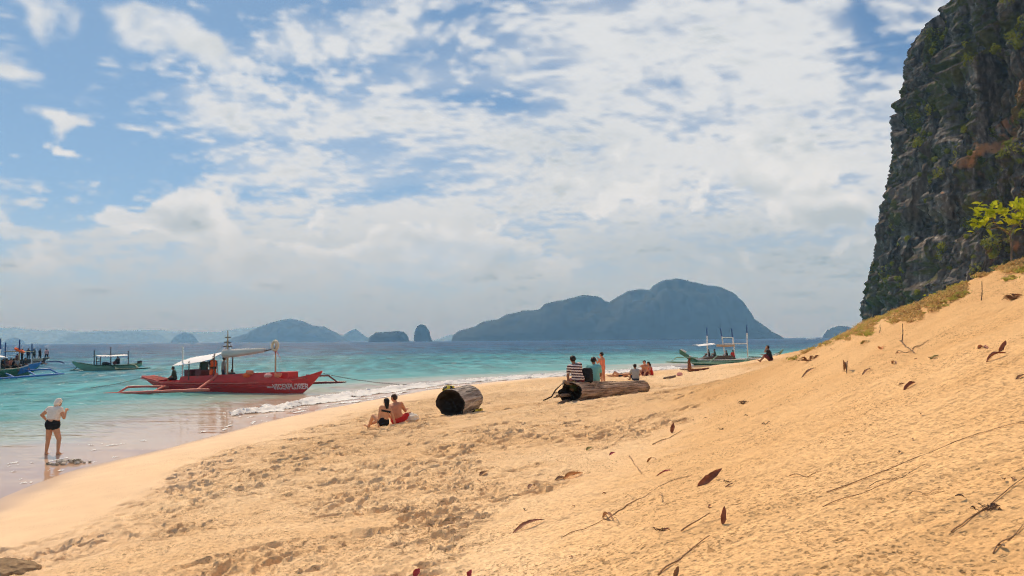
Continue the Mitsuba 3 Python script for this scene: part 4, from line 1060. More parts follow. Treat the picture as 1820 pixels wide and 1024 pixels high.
B.rod('mooring_rope', [r1 * (1 - t) + e1 * t + V(0, 0, -.30 * 4 * t * (1 - t)) for t in np.linspace(0, 1, 9)], .018, 'rope', 5)
# lettering on the bow
def hull_side(hs, x, z, side):
    st = np.asarray(hs); zk, zg, b, bb = [PchipInterpolator(st[:, 0], st[:, k])(x) for k in range(1, 5)]
    t = (z - zk) / (zg - zk)
    return side * (bb + (b - bb) * np.interp(t, [.06, .38, .75, .97], [0, .45, .82, 1]))
def lettering(B, name, text, px0, px1, py, hgt, matl, lat, label=None):
    q0, q1 = B.measure(px0, py, lat), B.measure(px1, py, lat)
    m = meshkit.text_mesh(text, hgt, .012, bold=True)
    v = np.asarray(m.vertices); w = v[:, 0].max()
    x = q0[0] + v[:, 0] / w * (q1[0] - q0[0]); z = q0[2] + v[:, 1] + v[:, 0] / w * (q1[2] - q0[2])
    y = hull_side(hs, x, z, -1) - .004 - v[:, 2]
    m.vertices = np.stack([x, y, z], 1)
    k = numbered(B.key + '__' + name); obj(k, placed(m, B.R, B.o), matl, False, label)
lettering(B, 'lettering', 'VICEXPLORER', 486, 540, 692, .33, 'paint_white', -.5, 'white painted lettering on the bow')
lettering(B, 'lettering', 'MBCA', 474.5, 484.5, 689.5, .10, 'paint_white', -.6, 'small white lettering before the name')

crew = 'people aboard the red boat'
def aboard(B, px, py, lat, seat_or_feet, **k):
    q = B.measure(px, py, lat)
    return B.world(V(q[0], lat, q[2] if seat_or_feet is None else seat_or_feet))
person('dark clothed person sitting at the stern of the red boat', aboard(B, 311, 678, -.2, .74), 100, 1.66, 'sit', 'skin_brown', 'hair_black', False, (('shirt', 'cloth_green', .9, -.03), ('shorts', 'cloth_black', .9)), crew, near=False, torso=(-.1, .15, 1), seat=1)
person('person in a dark shirt standing under the white awning of the red boat', aboard(B, 362, 672, .1, .48), 40, 1.66, 'stand', 'skin_brown', 'hair_black', False, (('shirt', 'cloth_green', .7, -.03), ('trousers', 'cloth_black')), crew, near=False)
person('person in a bright orange life vest leaning over the side of the red boat', aboard(B, 378, 672, -.62, .60), 205, 1.68, 'stand', 'skin_brown', 'hair_black', False, (('shirt', 'cloth_black', .7, -.03), ('vest', 'cloth_orange'), ('shorts', 'cloth_orange', .8)), crew, near=False, torso=(0, .18, 1), Ra=(.2, .5, -.8), Rf=(-.1, .6, -.7))
person('person in dark trousers standing at the mast of the red boat', aboard(B, 397, 672, .1, .48), -60, 1.74, 'stand', 'skin_brown', 'hair_black', False, (('shirt', 'cloth_grey', .7, -.03), ('trousers', 'cloth_navy')), crew, near=False)
person('person crouched low behind the mast of the red boat, only the dark head showing', aboard(B, 409, 668, .2, .62), 0, 1.62, 'ground', 'skin_brown', 'hair_black', False, (('shirt', 'cloth_black', .7, -.03), ('shorts', 'cloth_black')), crew, near=False, torso=(0, .5, .8))
person('dark person sitting low at the bow of the red boat', aboard(B, 518, 672, -.1, .66), 60, 1.5, 'ground', 'skin_brown', 'hair_black', False, (('shirt', 'cloth_black', .7, -.03), ('shorts', 'cloth_black')), crew, near=False, torso=(0, .6, .8), seat=1)
for i, (px, py, col, lab) in enumerate([(438, 667, 'cloth_orange', 'orange life jacket lying amidships on the red boat'), (444, 662, 'cloth_coral', 'coral life jacket lying on top of the orange one on the red boat'), (477, 667, 'cloth_pink', 'pale pink life jacket nearest the bow mast of the red boat'), (494, 667, 'cloth_coral', 'coral life jacket heaped against the hatch of the red boat')]):
    q = B.measure(px, py, -.9)
    obj(numbered('life_jacket'), placed(crumple(V(q[0], -.9, q[2]), .26, 60 + i, .55), B.R, B.o), col, True, lab, 'life jacket', 'life jackets on the red boat')
    qb = q
B.part('seat_rest', box(B.measure(440, 670)[0] - .6, B.measure(440, 670)[0] + .5, -.72, -.40, .7, B.measure(440, 671, -.55)[2] - .02), 'paint_red', False)

# ---- the green boat standing off
G = Boat('outrigger_boat', on_level(232, 657.0, 0), on_level(142, 659.8, 0), 'small green outrigger boat with a flat white awning anchored off the shore')
Y = G.L / 2
hs2 = [(-Y - 1.2, .42, .82, .45, .30), (-Y, -.1, .66, .55, .28), (-1.5, -.2, .62, .66, .28), (1.2, -.2, .68, .62, .24), (Y - .8, -.1, .84, .36, .10), (Y + .3, .45, 1.05, .16, .04), (Y + .85, .95, 1.18, .05, .02)]
G.part('hull', hull_mesh(hs2, 40), 'paint_pale_green', 35)
for s in (-1, 1):
    G.rod('rubbing_strake', [(x, s * (b + .03), z - .06) for x, zk, z, b, bb in hs2[:-1]], .05, 'paint_dark_green')
side = 1.0                                                                # its port side looks at the beach
c00, c10 = G.measure(174, 633, .7), G.measure(228, 632, .7)
G.part('awning', canvas(c00, c10, V(c10[0], -.8, c10[2] + .05), V(c00[0], -.8, c00[2] + .05), .05), 'canvas_white', 60)
for px, p0, p1 in ((167.5, 651, 622), (197, 651, 617), (228, 648, 624)):
    q0, q1 = G.measure(px, p0, .3), G.measure(px, p1, .3)
    G.rod('mast', [V(q0[0], .3, .3), q1], [.07, .05], 'paint_black')
for dx in (-.18, .28):
    q = G.measure(176, 634, .5); G.rod('ladder', [V(q[0] + dx, .5, .5), V(q[0] + dx, .5, q[2])], .045, 'paint_black')
for py in (638, 643, 647):
    q = G.measure(176, py, .5); G.rod('ladder_rung', [V(q[0] - .18, .5, q[2]), V(q[0] + .28, .5, q[2])], .035, 'paint_black')
f0, f1 = near_pts(G, (205, 657, 2.2), (268, 654, 2.2))
outrigger(G, f0, f1, [near_pts(G, (200, 652, .6), (204, 653, 1.6), (208, 656.5, 2.2)), near_pts(G, (232, 648, .5), (240, 649, 1.5), (247, 655, 2.2))], 'paint_dark_green', .08, .05)
f0, f1 = near_pts(G, (124, 658, -2.2), (170, 656.5, -2.2))
outrigger(G, f0, f1, [near_pts(G, (145, 650, -.4), (138, 652, -1.5), (130, 657.5, -2.2))], 'paint_dark_green', .07, .05)
q = G.measure(247, 645, 0)
G.part('engine', box(q[0] - .3, q[0] + .15, -.2, .2, q[2] - .2, q[2] + .25), 'paint_black', False)
crew = 'people aboard the small green boat'
q = G.measure(210, 646, .1)
person('dark person sitting under the flat awning of the small green boat', G.world(V(q[0], .1, .72)), 60, 1.68, 'ground', 'skin_brown', 'hair_black', False, (('shirt', 'cloth_black', .7, -.03), ('shorts', 'cloth_black')), crew, near=False, seat=1)
q = G.measure(189, 648, .2)
obj('cargo_bundle', placed(crumple(V(q[0], .1, .78), .42, 71, .5), G.R, G.o), 'cloth_black', True, 'dark bundle lying amidships on the small green boat', 'bundle')
q = G.measure(204, 645, .1)
obj('cargo_bundle_001', placed(crumple(V(q[0], .1, .86), .26, 72, .8), G.R, G.o), 'cloth_maroon', True, 'reddish bundle beside the sitting person on the small green boat', 'bundle')

# ---- the two boats at the left edge
A = Boat('outrigger_boat', on_level(-150, 682, 0), on_level(48, 668, 0), 'blue and green outrigger boat cut by the left edge, nearer of the two there')
Y = A.L / 2
bt = A.measure(73, 645)
hs3 = [(-Y, .1, .9, .7, .4), (-Y + 2, -.2, .80, .95, .45), (0, -.3, .80, 1.0, .4), (Y - 2.4, -.25, .92, .72, .22), (Y - .6, -.1, 1.10, .42, .10), (bt[0] - .7, .62, 1.28, .20, .05), (bt[0], 1.26, bt[2] + .08, .06, .02)]
A.part('hull', hull_mesh(hs3, 44), 'paint_green', 35)
bowp = [(x, zk - .0, z, b, bb) for x, zk, z, b, bb in hs3[-4:]]
st_ = np.array(hs3); xs_ = np.linspace(Y - 2.2, bt[0] - .02, 14)
ii = [PchipInterpolator(st_[:, 0], st_[:, k])(xs_) for k in range(1, 5)]
A.part('bow', hull_mesh([(x, zk + .34 * (zg - zk), zg + .012, b + .018, bb + (b - bb) * .45 + .018) for x, zk, zg, b, bb in zip(xs_, *ii)], 24), 'paint_blue', 35, 'bright blue upswept bow')
for s in (-1, 1):
    A.rod('rubbing_strake', [(x, s * (b + .03), z - .06) for x, zk, z, b, bb in hs3[:-2]], .05, 'paint_cream')
sgn = -1 if A.l[1] > 0 else 1                                            # the side towards the beach
f0, f1 = near_pts(A, (-40, 676, 3.8 * sgn), (114, 664, 3.8 * sgn))
outrigger(A, f0, f1, [near_pts(A, (46, 659, .7 * sgn), (70, 657, 2.2 * sgn), (88, 656, 3.1 * sgn), (105, 665, 3.8 * sgn)), near_pts(A, (50, 660, .7 * sgn), (56, 663, 2.6 * sgn), (67, 669, 3.8 * sgn)), near_pts(A, (10, 664, .9 * sgn), (18, 667, 2.4 * sgn), (29, 672.5, 3.8 * sgn))], 'paint_blue', .10, .075)
for (px, p0, p1, r, c) in ((1, 668, 602, .08, 'paint_white'), (10, 665, 609, .07, 'paint_deep_blue'), (35, 654, 604, .075, 'bamboo'), (57, 652, 611, .07, 'paint_white')):
    q1 = A.measure(px, p1, 0)
    A.rod('mast', [V(q1[0], 0, .5), V(q1[0], 0, q1[2])], [r, r * .6], c)
    A.rod('mast_tip', [V(q1[0], 0, q1[2] - 1.0), V(q1[0], 0, q1[2] + .02)], [r * 1.08, r * .7], 'paint_deep_blue')
q0, q1 = A.measure(8, 624.5), A.measure(60, 625)
A.rod('spar', [q0, q1], .045, 'bamboo')
q = A.measure(33, 623)
A.part('life_ring', ring_mesh(q + V(0, sgn * .1, 0), .40, .11, V(.15, sgn * .5, 1)), 'cloth_orange', True)
a0, a1 = A.measure(-60, 628, 1.0 * sgn), A.measure(15, 635.5, .9 * sgn)
A.part('awning', canvas(a0, a1, V(a1[0], -1.0 * sgn, a1[2] + .30), V(a0[0], -1.0 * sgn, a0[2] + .3), .05), 'canvas_white', 60)
for x_ in (a1[0] - .3, a1[0] - 2.6):
    A.rod('awning_post', [V(x_, .8 * sgn, .8), V(x_, .8 * sgn, a1[2] + .1)], .045, 'dark_wood')
crew = 'people aboard the nearer boat at the left edge'
for px, lat, yaw, col, lab in ((4, .3, -80, 'cloth_black', 'dark seated person at the very left edge under the awning of the blue boat'), (10, -.2, -70, 'cloth_maroon', 'seated person in maroon, second from the left edge on the blue boat'), (18, .25, -90, 'cloth_coral', 'seated person in coral beside the awning end of the blue boat'),
                               (23, -.3, -60, 'cloth_black', 'dark seated person right of the coral one on the blue boat'), (29, .1, -100, 'cloth_grey', 'seated person in grey just left of the ringed mast of the blue boat'), (43, .1, -80, 'cloth_black', 'dark person sitting near the blue bow')):
    q = A.measure(px, 650, lat)
    person(lab, A.world(V(q[0], lat, .92)), yaw, 1.66, 'sit', 'skin_brown', 'hair_black', False, (('shirt', col, .7, -.03), ('shorts', 'cloth_black', .9)), crew, near=False, seat=1)

D = Boat('outrigger_boat', on_level(-15, 648.5, 0), on_level(78, 647.5, 0), 'farther outrigger boat at the left edge with a white prow and people standing on it')
Y = D.L / 2
bt = D.measure(88, 637)
hs4 = [(-Y - 2, .5, 1.0, .6, .4), (-Y, -.2, .8, .9, .5), (0, -.3, .75, 1.0, .45), (Y - 1.5, -.2, .85, .72, .2), (Y, .05, .95, .4, .08), (bt[0] - .6, .62, 1.05, .2, .05), (bt[0], 1.0, bt[2], .06, .02)]
D.part('hull', hull_mesh(hs4, 40), 'dark_wood', 35)
st_ = np.array(hs4); xs_ = np.linspace(Y - 1.4, bt[0] - .02, 12)
ii = [PchipInterpolator(st_[:, 0], st_[:, k])(xs_) for k in range(1, 5)]
D.part('prow', hull_mesh([(x, zk + .55 * (zg - zk), zg + .012, b + .018, bb + (b - bb) * .6 + .018) for x, zk, zg, b, bb in zip(xs_, *ii)], 20), 'paint_cream', 35, 'pale painted prow')
sgn = 1 if D.l[1] > 0 else -1
f0, f1 = near_pts(D, (30, 645, 4.0 * sgn), (119, 648, 4.0 * sgn))
outrigger(D, f0, f1, [near_pts(D, (82, 643, .4 * sgn), (98, 642, 2.2 * sgn), (108, 643, 3.2 * sgn), (118, 648, 4.0 * sgn)), near_pts(D, (60, 643, .8 * sgn), (75, 643, 2.6 * sgn), (88, 647, 4.0 * sgn))], 'paint_deep_blue', .11, .08)
f0, f1 = near_pts(D, (10, 652, -4.0 * sgn), (92, 651.5, -4.0 * sgn))
outrigger(D, f0, f1, [near_pts(D, (72, 645, -.5 * sgn), (82, 647, -2.6 * sgn), (86, 651.5, -4.0 * sgn))], 'dark_wood', .11, .08)
crew = 'people aboard the farther boat at the left edge'
for px, lat, yaw, top_, ps, lab in ((82.5, 0, 30, 'cloth_pink', 'stand', 'person in a pale top standing on the prow, rightmost on the farther left boat'), (70.5, .1, -20, 'cloth_black', 'stand', 'dark person standing in the middle of the three on the farther left boat'), (60, .2, 60, 'cloth_green', 'stand', 'person in dark green standing, leftmost of the three on the farther left boat')):
    q = D.measure(px, 640, lat)
    person(lab, D.world(V(q[0], lat, max(q[2] - .15, .70))), yaw, 1.70, ps, 'skin_brown', 'hair_black', False, (('shirt', top_, .7, -.03), ('trousers', 'cloth_black')), crew, near=False, Lt=(-.2, .02, -1), Rt=(.2, .02, -1))
for px, yaw, col, lab in ((50, 40, 'cloth_navy', 'small dark seated person left of the three standing on the farther left boat'), (39, -30, 'cloth_black', 'dark person standing behind the mast on the farther left boat'), (31, 60, 'cloth_maroon', 'seated person in maroon at the left of the farther left boat')):
    q = D.measure(px, 641, 0)
    st__ = 'standing' in lab
    person(lab, D.world(V(q[0], 0, .75)), yaw, 1.68, 'stand' if st__ else 'sit', 'skin_brown', 'hair_black', False, (('shirt', col, .7, -.03), ('trousers', 'cloth_black')), crew, near=False, **({} if st__ else {'seat': 1}))

# ---- the green boat beyond the dune edge
E = Boat('outrigger_boat', on_level(1235, 649.0, 0), on_level(1368, 646.0, 0), 'long green outrigger boat with four tall masts beyond the dune edge')
Y = E.L / 2
bt, stn = E.measure(1392, 621), E.measure(1208, 622)
hs5 = [(stn[0], 1.36, stn[2] + .05, .10, .04), (stn[0] + 1.1, .80, 1.22, .28, .12), (-Y, .0, .72, .60, .26), (-Y + 2, -.25, .66, .80, .30), (0, -.3, .66, .85, .3), (Y - 1.6, -.25, .72, .66, .2), (Y, -.02, .95, .40, .08), (bt[0] - .9, .72, 1.28, .18, .04), (bt[0], bt[2] - .12, bt[2] + .04, .05, .02)]
E.part('hull', hull_mesh(hs5, 50), 'paint_green', 35)
sgn = -1 if E.l[1] > 0 else 1
for s in (-1, 1):
    E.rod('rubbing_strake', [(x, s * (b + .04), z - .05) for x, zk, z, b, bb in hs5[1:-1]], .07, 'paint_white')
    E.rod('painted_stripe', [(x, s * (bb + (b - bb) * .82 + .05), zk + .70 * (zg - zk)) for x, zk, zg, b, bb in hs5[2:7]], .13, 'paint_pale_green')
q = E.measure(1211, 622.5)
E.part('stern_tip', tri(blob((q + V(0, 0, .02), .13), (q + V(.55, 0, -.22), .14), k=2)), 'paint_white', True, 'white painted tip of the stern')
for px, pt, pm, pxb in ((1256, 582, 597, 1258), (1280, 583, 598, 1290), (1300, 584, 599, 1307), (1327, 577, 592, 1329)):
    qt, qm, qb = E.measure(px, pt), E.measure(px + (pxb - px) * .3, pm), E.measure(pxb, 632)
    E.rod('mast', [V(qb[0], 0, .4), qm], .075, 'paint_white'); E.rod('mast_tip', [qm, qt], [.08, .06], 'paint_deep_blue')
E.rod('crossbar', [E.measure(1283, 600), E.measure(1303, 600)], .05, 'paint_white'); E.rod('crossbar', [E.measure(1287, 611), E.measure(1328, 611)], .05, 'paint_white')
a0, a1 = E.measure(1242, 615.5, .7 * sgn), E.measure(1272, 612, .7 * sgn)
E.part('awning', canvas(a0, a1, V(a1[0], -.8 * sgn, a1[2] + .1), V(a0[0], -.8 * sgn, a0[2] + .12), .02), 'canvas_white', 60)
a2, a3 = E.measure(1274, 614, .2 * sgn), E.measure(1305, 614, .2 * sgn)
E.part('rolled_awning', tube([a2, (a2 + a3) / 2 + V(0, 0, -.05), a3], [.14, .16, .12], 10), 'bamboo', 60)
f0, f1 = near_pts(E, (1183, 643.5, 3.6 * sgn), (1345, 648, 3.6 * sgn))
outrigger(E, f0, f1, [near_pts(E, (1240, 636, .5 * sgn), (1215, 635, 2.2 * sgn), (1202, 635.5, 3.0 * sgn), (1191, 644, 3.6 * sgn)), near_pts(E, (1276, 631, .6 * sgn), (1268, 638, 2.4 * sgn), (1260, 645.5, 3.6 * sgn)), near_pts(E, (1330, 636, .6 * sgn), (1326, 640, 2.4 * sgn), (1322, 647, 3.6 * sgn))], 'paint_pale_green', .10, .06)
f0, f1 = near_pts(E, (1330, 634.5, -3.4 * sgn), (1393, 637, -3.4 * sgn))
outrigger(E, f0, f1, [near_pts(E, (1360, 632, -.5 * sgn), (1376, 631, -2.2 * sgn), (1388, 637, -3.4 * sgn))], 'paint_dark_green', .09, .06)
q = E.measure(1266, 632, .2)
E.part('engine_house', tri(m3.Manifold.hull_points(np.array([(q[0] + dx, y_, z_) for y_ in (-.6, .6) for dx, z_ in ((-2.4, .7), (3.0, .7), (-.6, 1.05), (2.4, 1.12))]))), 'dark_wood', False)
crew = 'people aboard the long green boat'
for px, yaw, col, lab in ((1261, 60, 'cloth_black', 'dark seated person under the small awning of the long green boat'), (1272, 80, 'cloth_green', 'dark green clad person seated right of the awning on the long green boat'), (1293, 90, 'cloth_black', 'dark seated person between two masts of the long green boat'), (1304, 0, 'cloth_red', 'seated person in a red top on the long green boat')):
    q = E.measure(px, 631, 0)
    person(lab, E.world(V(q[0], .1, .98 if px < 1280 else .82)), yaw, 1.68, 'ground', 'skin_brown', 'hair_black', False, (('shirt', col, .7, -.03), ('shorts', 'cloth_black')), crew, near=False, seat=1, fat=1.1)

# ---- the speedboat far out
S = Boat('speedboat', on_level(1449, 603.2, 0), on_level(1461, 603.1, 0), 'tiny white speedboat far out before the dark islet')
Y = S.L / 2
S.part('hull', hull_mesh([(-Y, -.2, 1.3, 1.5, 1.0), (0, -.3, 1.4, 1.6, .8), (Y * .6, -.1, 1.9, 1.1, .3), (Y, 1.2, 2.3, .1, .03)], 24), 'paint_white', 35)
S.part('cabin', box(-Y * .5, Y * .3, -1.1, 1.1, 1.3, 3.2, .2), 'paint_deep_blue', False)
wk = [crumple(V(-Y - 2 - 4.0 * k, 0, .4), 3.2 - .35 * k, 90 + k, .4) for k in range(5)]
obj('boat_wake', placed(cat(wk), S.R, S.o), 'foam', True, 'white spray trailing the tiny speedboat', 'wake', kind='stuff')

# ------------------------------------------------------------------ fallen leaves and sticks on the slope
def dead(key, a, b, f_=25):
    mat(key, base_color=proc(lambda p, n, uv: mix(a, b, dr.clip(1.6 * fbm(p.x * f_, p.y * f_, p.z * f_, 3) - .3, 0, 1))), roughness=.6, specular=.3)
dead('leaf_red', (.14, .045, .026), (.34, .13, .07)); dead('leaf_brown', (.13, .06, .03), (.32, .16, .075)); dead('leaf_orange', (.36, .12, .03), (.58, .26, .07)); dead('leaf_crimson', (.22, .02, .035), (.40, .06, .07)); dead('leaf_olive', (.16, .13, .04), (.30, .24, .08))
dead('twig', (.20, .11, .055), (.42, .26, .14), 12); dead('twig_dark', (.06, .035, .025), (.16, .09, .055), 12)

def leaf_mesh(base, tip, width, curl=.5, bend=.15, up=None, seed=0, wave=.12):
    """an ovate leaf blade from stalk to tip, cupped along its midrib, bent along its length, with a wavy torn edge"""
    base, tip = np.asarray(base, float), np.asarray(tip, float)
    ax = tip - base; L = np.linalg.norm(ax); ax = ax / L
    up = unit(V(0, -.2, 1) if up is None else up); up = unit(up - ax * (up @ ax)); sd = np.cross(ax, up)
    n, m = 15, 9
    t, w = np.meshgrid(np.linspace(0, 1, n), np.linspace(-1, 1, m), indexing='ij')
    half = width / 2 * np.sin(np.pi * t ** .85) ** .75 * (1 + .75 * (nfbm(np.stack([t * 7, w * 1.2, 0 * t + seed], -1), 3, seed) - .5))
    cup = curl * half * np.abs(w) ** 1.6
    arc = bend * L * np.sin(np.pi * t)
    wob = wave * width * (nfbm(np.stack([t * 4, w * 2, 0 * t + seed + 9], -1), 3, seed + 1) - .5)
    v = base + t[..., None] * L * ax + (w * half)[..., None] * sd * (1 - .25 * curl) + (cup + arc + wob)[..., None] * up
    blade = (v.reshape(-1, 3), grid_faces(n, m))
    rib = tube([base - ax * L * .12 - up * .002, base, base + ax * L * .5 + up * (arc[n // 2, 0] * 1.0 - .0), tip], [.02 * width + .001, .03 * width, .02 * width, .004 * width], 5)
    return cat([blade, rib])

def sand_pt(px, py, lift=0.0):
    p = on_sand(px, py)
    return V(p[0], p[1], ground(p[0], p[1]) + lift)

def fallen(b, t, wpx, matl, label, stand=False, group=None, name='dry_leaf', curl=.45, bend=.08, seed=0):
    B_ = sand_pt(*b, -.008)
    T_ = at(t[0], t[1], B_[1] + .02) if stand else sand_pt(*t, .012)
    if not stand and np.linalg.norm(T_ - B_) > .6:
        T_ = B_ + unit(T_ - B_) * .45
    w = wpx / F * B_[1] * (.80 if stand else .95)
    obj(numbered(name), leaf_mesh(B_, T_, w, curl, bend, V(-.2, -1, .35) if stand else None, seed), matl, True, label, 'leaf', group)

fallen((910, 949), (968, 926), 12, 'leaf_red', 'long red brown leaf half buried in the sand, bottom centre of the slope', seed=1, bend=.10)
fallen((1000, 853), (1036, 843), 15, 'leaf_orange', 'orange brown leaf lying at the foot of the slope left of the thin roots', seed=2)
fallen((986, 855), (1006, 850), 12, 'leaf_brown', 'small brown leaf touching the stalk end of the orange brown leaf', seed=3)
fallen((1238, 866), (1284, 832), 17, 'leaf_red', 'large torn dark red leaf standing on edge in the sand', True, seed=4, curl=.35)
fallen((1284, 932), (1288, 899), 13, 'leaf_red', 'upright red leaf at the top end of a raised stick', True, seed=5, curl=.5)
fallen((1194, 770), (1197, 751), 10, 'leaf_red', 'small pointed red brown leaf standing upright above the slanting stick', True, seed=6)
fallen((1562, 619), (1592, 635), 9, 'leaf_orange', 'orange brown leaf lying left of the crossed twigs below the creeper', seed=7)
fallen((1424, 672), (1451, 655), 6, 'leaf_brown', 'narrow dark brown leaf lying like a twig, leftmost of the upper slope leaves', seed=8)
fallen((1500, 661), (1516, 676), 10, 'leaf_brown', 'curled brown leaf bent like a hook on the upper slope', seed=9, curl=1.0, bend=.35)
fallen((1606, 694), (1628, 682), 12, 'leaf_red', 'crumpled dark red leaf alone in the middle of the upper slope', seed=10, curl=.9)
fallen((1738, 620), (1766, 625), 11, 'leaf_red', 'flat red brown leaf, leftmost of the three leaf group on the right slope', seed=11)
fallen((1775, 626), (1788, 605), 11, 'leaf_red', 'upright red brown leaf, topmost of the three leaf group on the right slope', True, seed=12)
fallen((1752, 645), (1792, 631), 11, 'leaf_red', 'large curled red leaf, lowest of the three leaf group on the right slope', seed=13, curl=.7, bend=.2)
fallen((1166, 846), (1196, 838), 9, 'leaf_crimson', 'small flat crimson leaf left of the torn dark red leaf', seed=14)
fallen((736, 1026), (746, 1010), 16, 'leaf_crimson', 'crimson leaf cut by the bottom edge, left of two', True, seed=15)
fallen((832, 1026), (838, 1012), 11, 'leaf_crimson', 'crimson leaf cut by the bottom edge, right of two', True, seed=16)
fallen((1198, 1026), (1206, 1006), 12, 'leaf_brown', 'dark brown leaf cut by the bottom edge beside the root', True, seed=17)
fallen((1071, 921), (1090, 928), 9, 'leaf_brown', 'small dark brown leaf against the thin roots', seed=18, curl=.9)
fallen((1532, 668), (1548, 657), 6, 'leaf_brown', 'small brown leaf right of the hooked leaf', seed=19)
fallen((1652, 640), (1669, 634), 9, 'leaf_olive', 'small olive leaf right of the crossed twigs', seed=20)
fallen((1530, 612), (1546, 608), 8, 'leaf_olive', 'small olive green leaf just under the creeper edge', seed=21)
fallen((1288, 868), (1304, 862), 6, 'leaf_brown', 'small brown leaf right of the torn dark red leaf', seed=22)
fallen((1042, 801), (1054, 797), 9, 'leaf_olive', 'small olive leaf on trodden sand left of the slanting stick', seed=23)
fallen((1083, 810), (1094, 806), 7, 'leaf_crimson', 'tiny crimson leaf left of the thin upright twig', seed=24)
fallen((1150, 822), (1166, 818), 6, 'leaf_brown', 'tiny brown leaf right of the thin upright twig', seed=25)
fallen((852, 846), (866, 841), 11, 'leaf_brown', 'brown leaf in a footprint beside the short straw', seed=26)
fallen((938, 871), (951, 868), 9, 'leaf_brown', 'small brown leaf in a footprint below the orange brown leaf', seed=27)
fallen((1585, 646), (1606, 652), 7, 'leaf_brown', 'narrow brown leaf below the crossed twigs', seed=28)
fallen((1805, 676), (1822, 668), 8, 'leaf_brown', 'brown leaf at the right edge of the picture', seed=29)
r_ = np.random.default_rng(77)
n_ = 0
while n_ < 24:
    px, py = 900 + 920 * r_.random(), 610 + 400 * r_.random() ** 1.4
    q = on_sand(px, py)
    if dune(q[:1], q[1:2])[0] < .5 or q[1] > 40:
        continue
    a = r_.random() * 6.28; s_ = .010 + .018 * r_.random() + .0016 * q[1]
    b_ = V(q[0], q[1], ground(q[0], q[1]) + .008)
    t_ = b_ + V(math.cos(a), math.sin(a), .05 + .15 * r_.random()) * s_ * 1.6
    obj(numbered('leaf_fragment'), leaf_mesh(b_, t_, s_ * .8, .5, .12, None, n_), ['leaf_brown', 'leaf_red', 'twig_dark'][n_ % 3], True, 'tiny dry brown leaf fragment lying on the smooth sand slope', 'leaf', 'leaf fragments scattered on the slope')
    n_ += 1

def stick(pix, rpx, matl, label, lift=.012, name='stick', ends=None):
    pts = []
    for k, (px, py) in enumerate(pix):
        pts.append(sand_pt(px, py, lift))
    if ends:                                                             # the far end stands clear of the sand
        pts[-1] = at(pix[-1][0], pix[-1][1], pts[0][1] + ends)
    pts = np.array(pts)
    t = np.linspace(0, 1, len(pts)); tt = np.linspace(0, 1, 6 * len(pts))
    P = np.stack([np.interp(tt, t, pts[:, k]) for k in range(3)], 1)
    if not ends:
        P[:, 2] = ground(P[:, 0], P[:, 1]) + lift * (1 + .8 * np.sin(tt * 9))
    P += .012 * (np.stack([nfbm(np.stack([tt * 5 + 9 * k, 0 * tt, 0 * tt + len(pix)], -1), 3, 5) for k in range(3)], 1) - .5)
    r = .62 * rpx / F * pts[0][1]
    obj(numbered(name), tube(P, np.linspace(r, r * .5, len(P)), 7), matl, True, label, 'stick' if name != 'root' else 'root')
stick([(1118, 811), (1129, 829), (1140, 844)], 1.5, 'twig', 'thin straw coloured twig slanting down, left of the tiny brown leaf')
stick([(1160, 791), (1186, 780), (1213, 768)], 1.6, 'twig', 'slanting brown stick just below the pointed upright leaf')
stick([(1403, 848), (1430, 848), (1463, 843)], 1.5, 'twig', 'straight horizontal stick on the smooth sand right of the torn red leaf')
stick([(1210, 947), (1262, 911)], 2.6, 'twig', 'raised brown stick leaning up to the upright red leaf', ends=.06)
stick([(1258, 905), (1282, 908)], 1.8, 'twig', 'short stick joining the raised stick to the upright red leaf', ends=.02)
stick([(848, 853), (868, 872)], 1.4, 'twig', 'short straw stuck in the trodden sand beside the brown footprint leaf')
stick([(1616, 881), (1645, 880), (1670, 876)], 1.2, 'twig', 'short thin stick lying below the long double root')
stick([(1600, 607), (1612, 618), (1626, 630)], 1.8, 'twig_dark', 'dark twig slanting down, one of the crossed twigs under the creeper')
stick([(1622, 622), (1636, 615), (1652, 607)], 1.8, 'twig', 'brown twig slanting up, one of the crossed twigs under the creeper')
stick([(1594, 627), (1608, 628), (1624, 626)], 1.4, 'twig', 'level brown twig, lowest of the crossed twigs under the creeper')
stick([(1072, 915), (1100, 933)], 1.2, 'twig', 'thin twig crossing the lower end of the thin roots')
stick([(1176, 880), (1180, 903)], 1.0, 'twig_dark', 'tiny upright dark twig right of the thin roots')
stick([(1354, 757), (1368, 752)], 1.6, 'twig_dark', 'short dark twig left of the long slanting rill on the mid slope')
stick([(1545, 868), (1600, 851), (1650, 832)], 1.0, 'twig_dark', 'thin dark root lying between the double root and the short stick', name='root')
stick([(1470, 876), (1540, 852), (1600, 826), (1660, 802), (1740, 772), (1822, 752)], 1.5, 'twig', 'upper strand of the long double root running up to the right edge', .004, 'root')
stick([(1462, 901), (1530, 878), (1600, 850)], 1.3, 'twig', 'lower strand of the long double root', .004, 'root')
stick([(1075, 925), (1110, 903), (1150, 880), (1190, 856), (1230, 846)], 1.8, 'twig', 'thin branching roots above the small dark brown leaf', .004, 'root')
stick([(1000, 955), (1040, 940), (1075, 925)], 1.4, 'twig', 'thin root tail running down left from the branching roots', .003, 'root')
stick([(1170, 1023), (1210, 993), (1262, 955)], 2.8, 'twig', 'root coming up from the bottom edge towards the raised stick', .006, 'root')
stick([(1690, 950), (1735, 915), (1780, 885), (1822, 850)], 2.2, 'twig', 'rough root half sunk in the sand near the right edge', .006, 'root')
stick([(1765, 985), (1800, 955), (1824, 935)], 2.2, 'twig', 'short root in the lower right corner', .006, 'root')
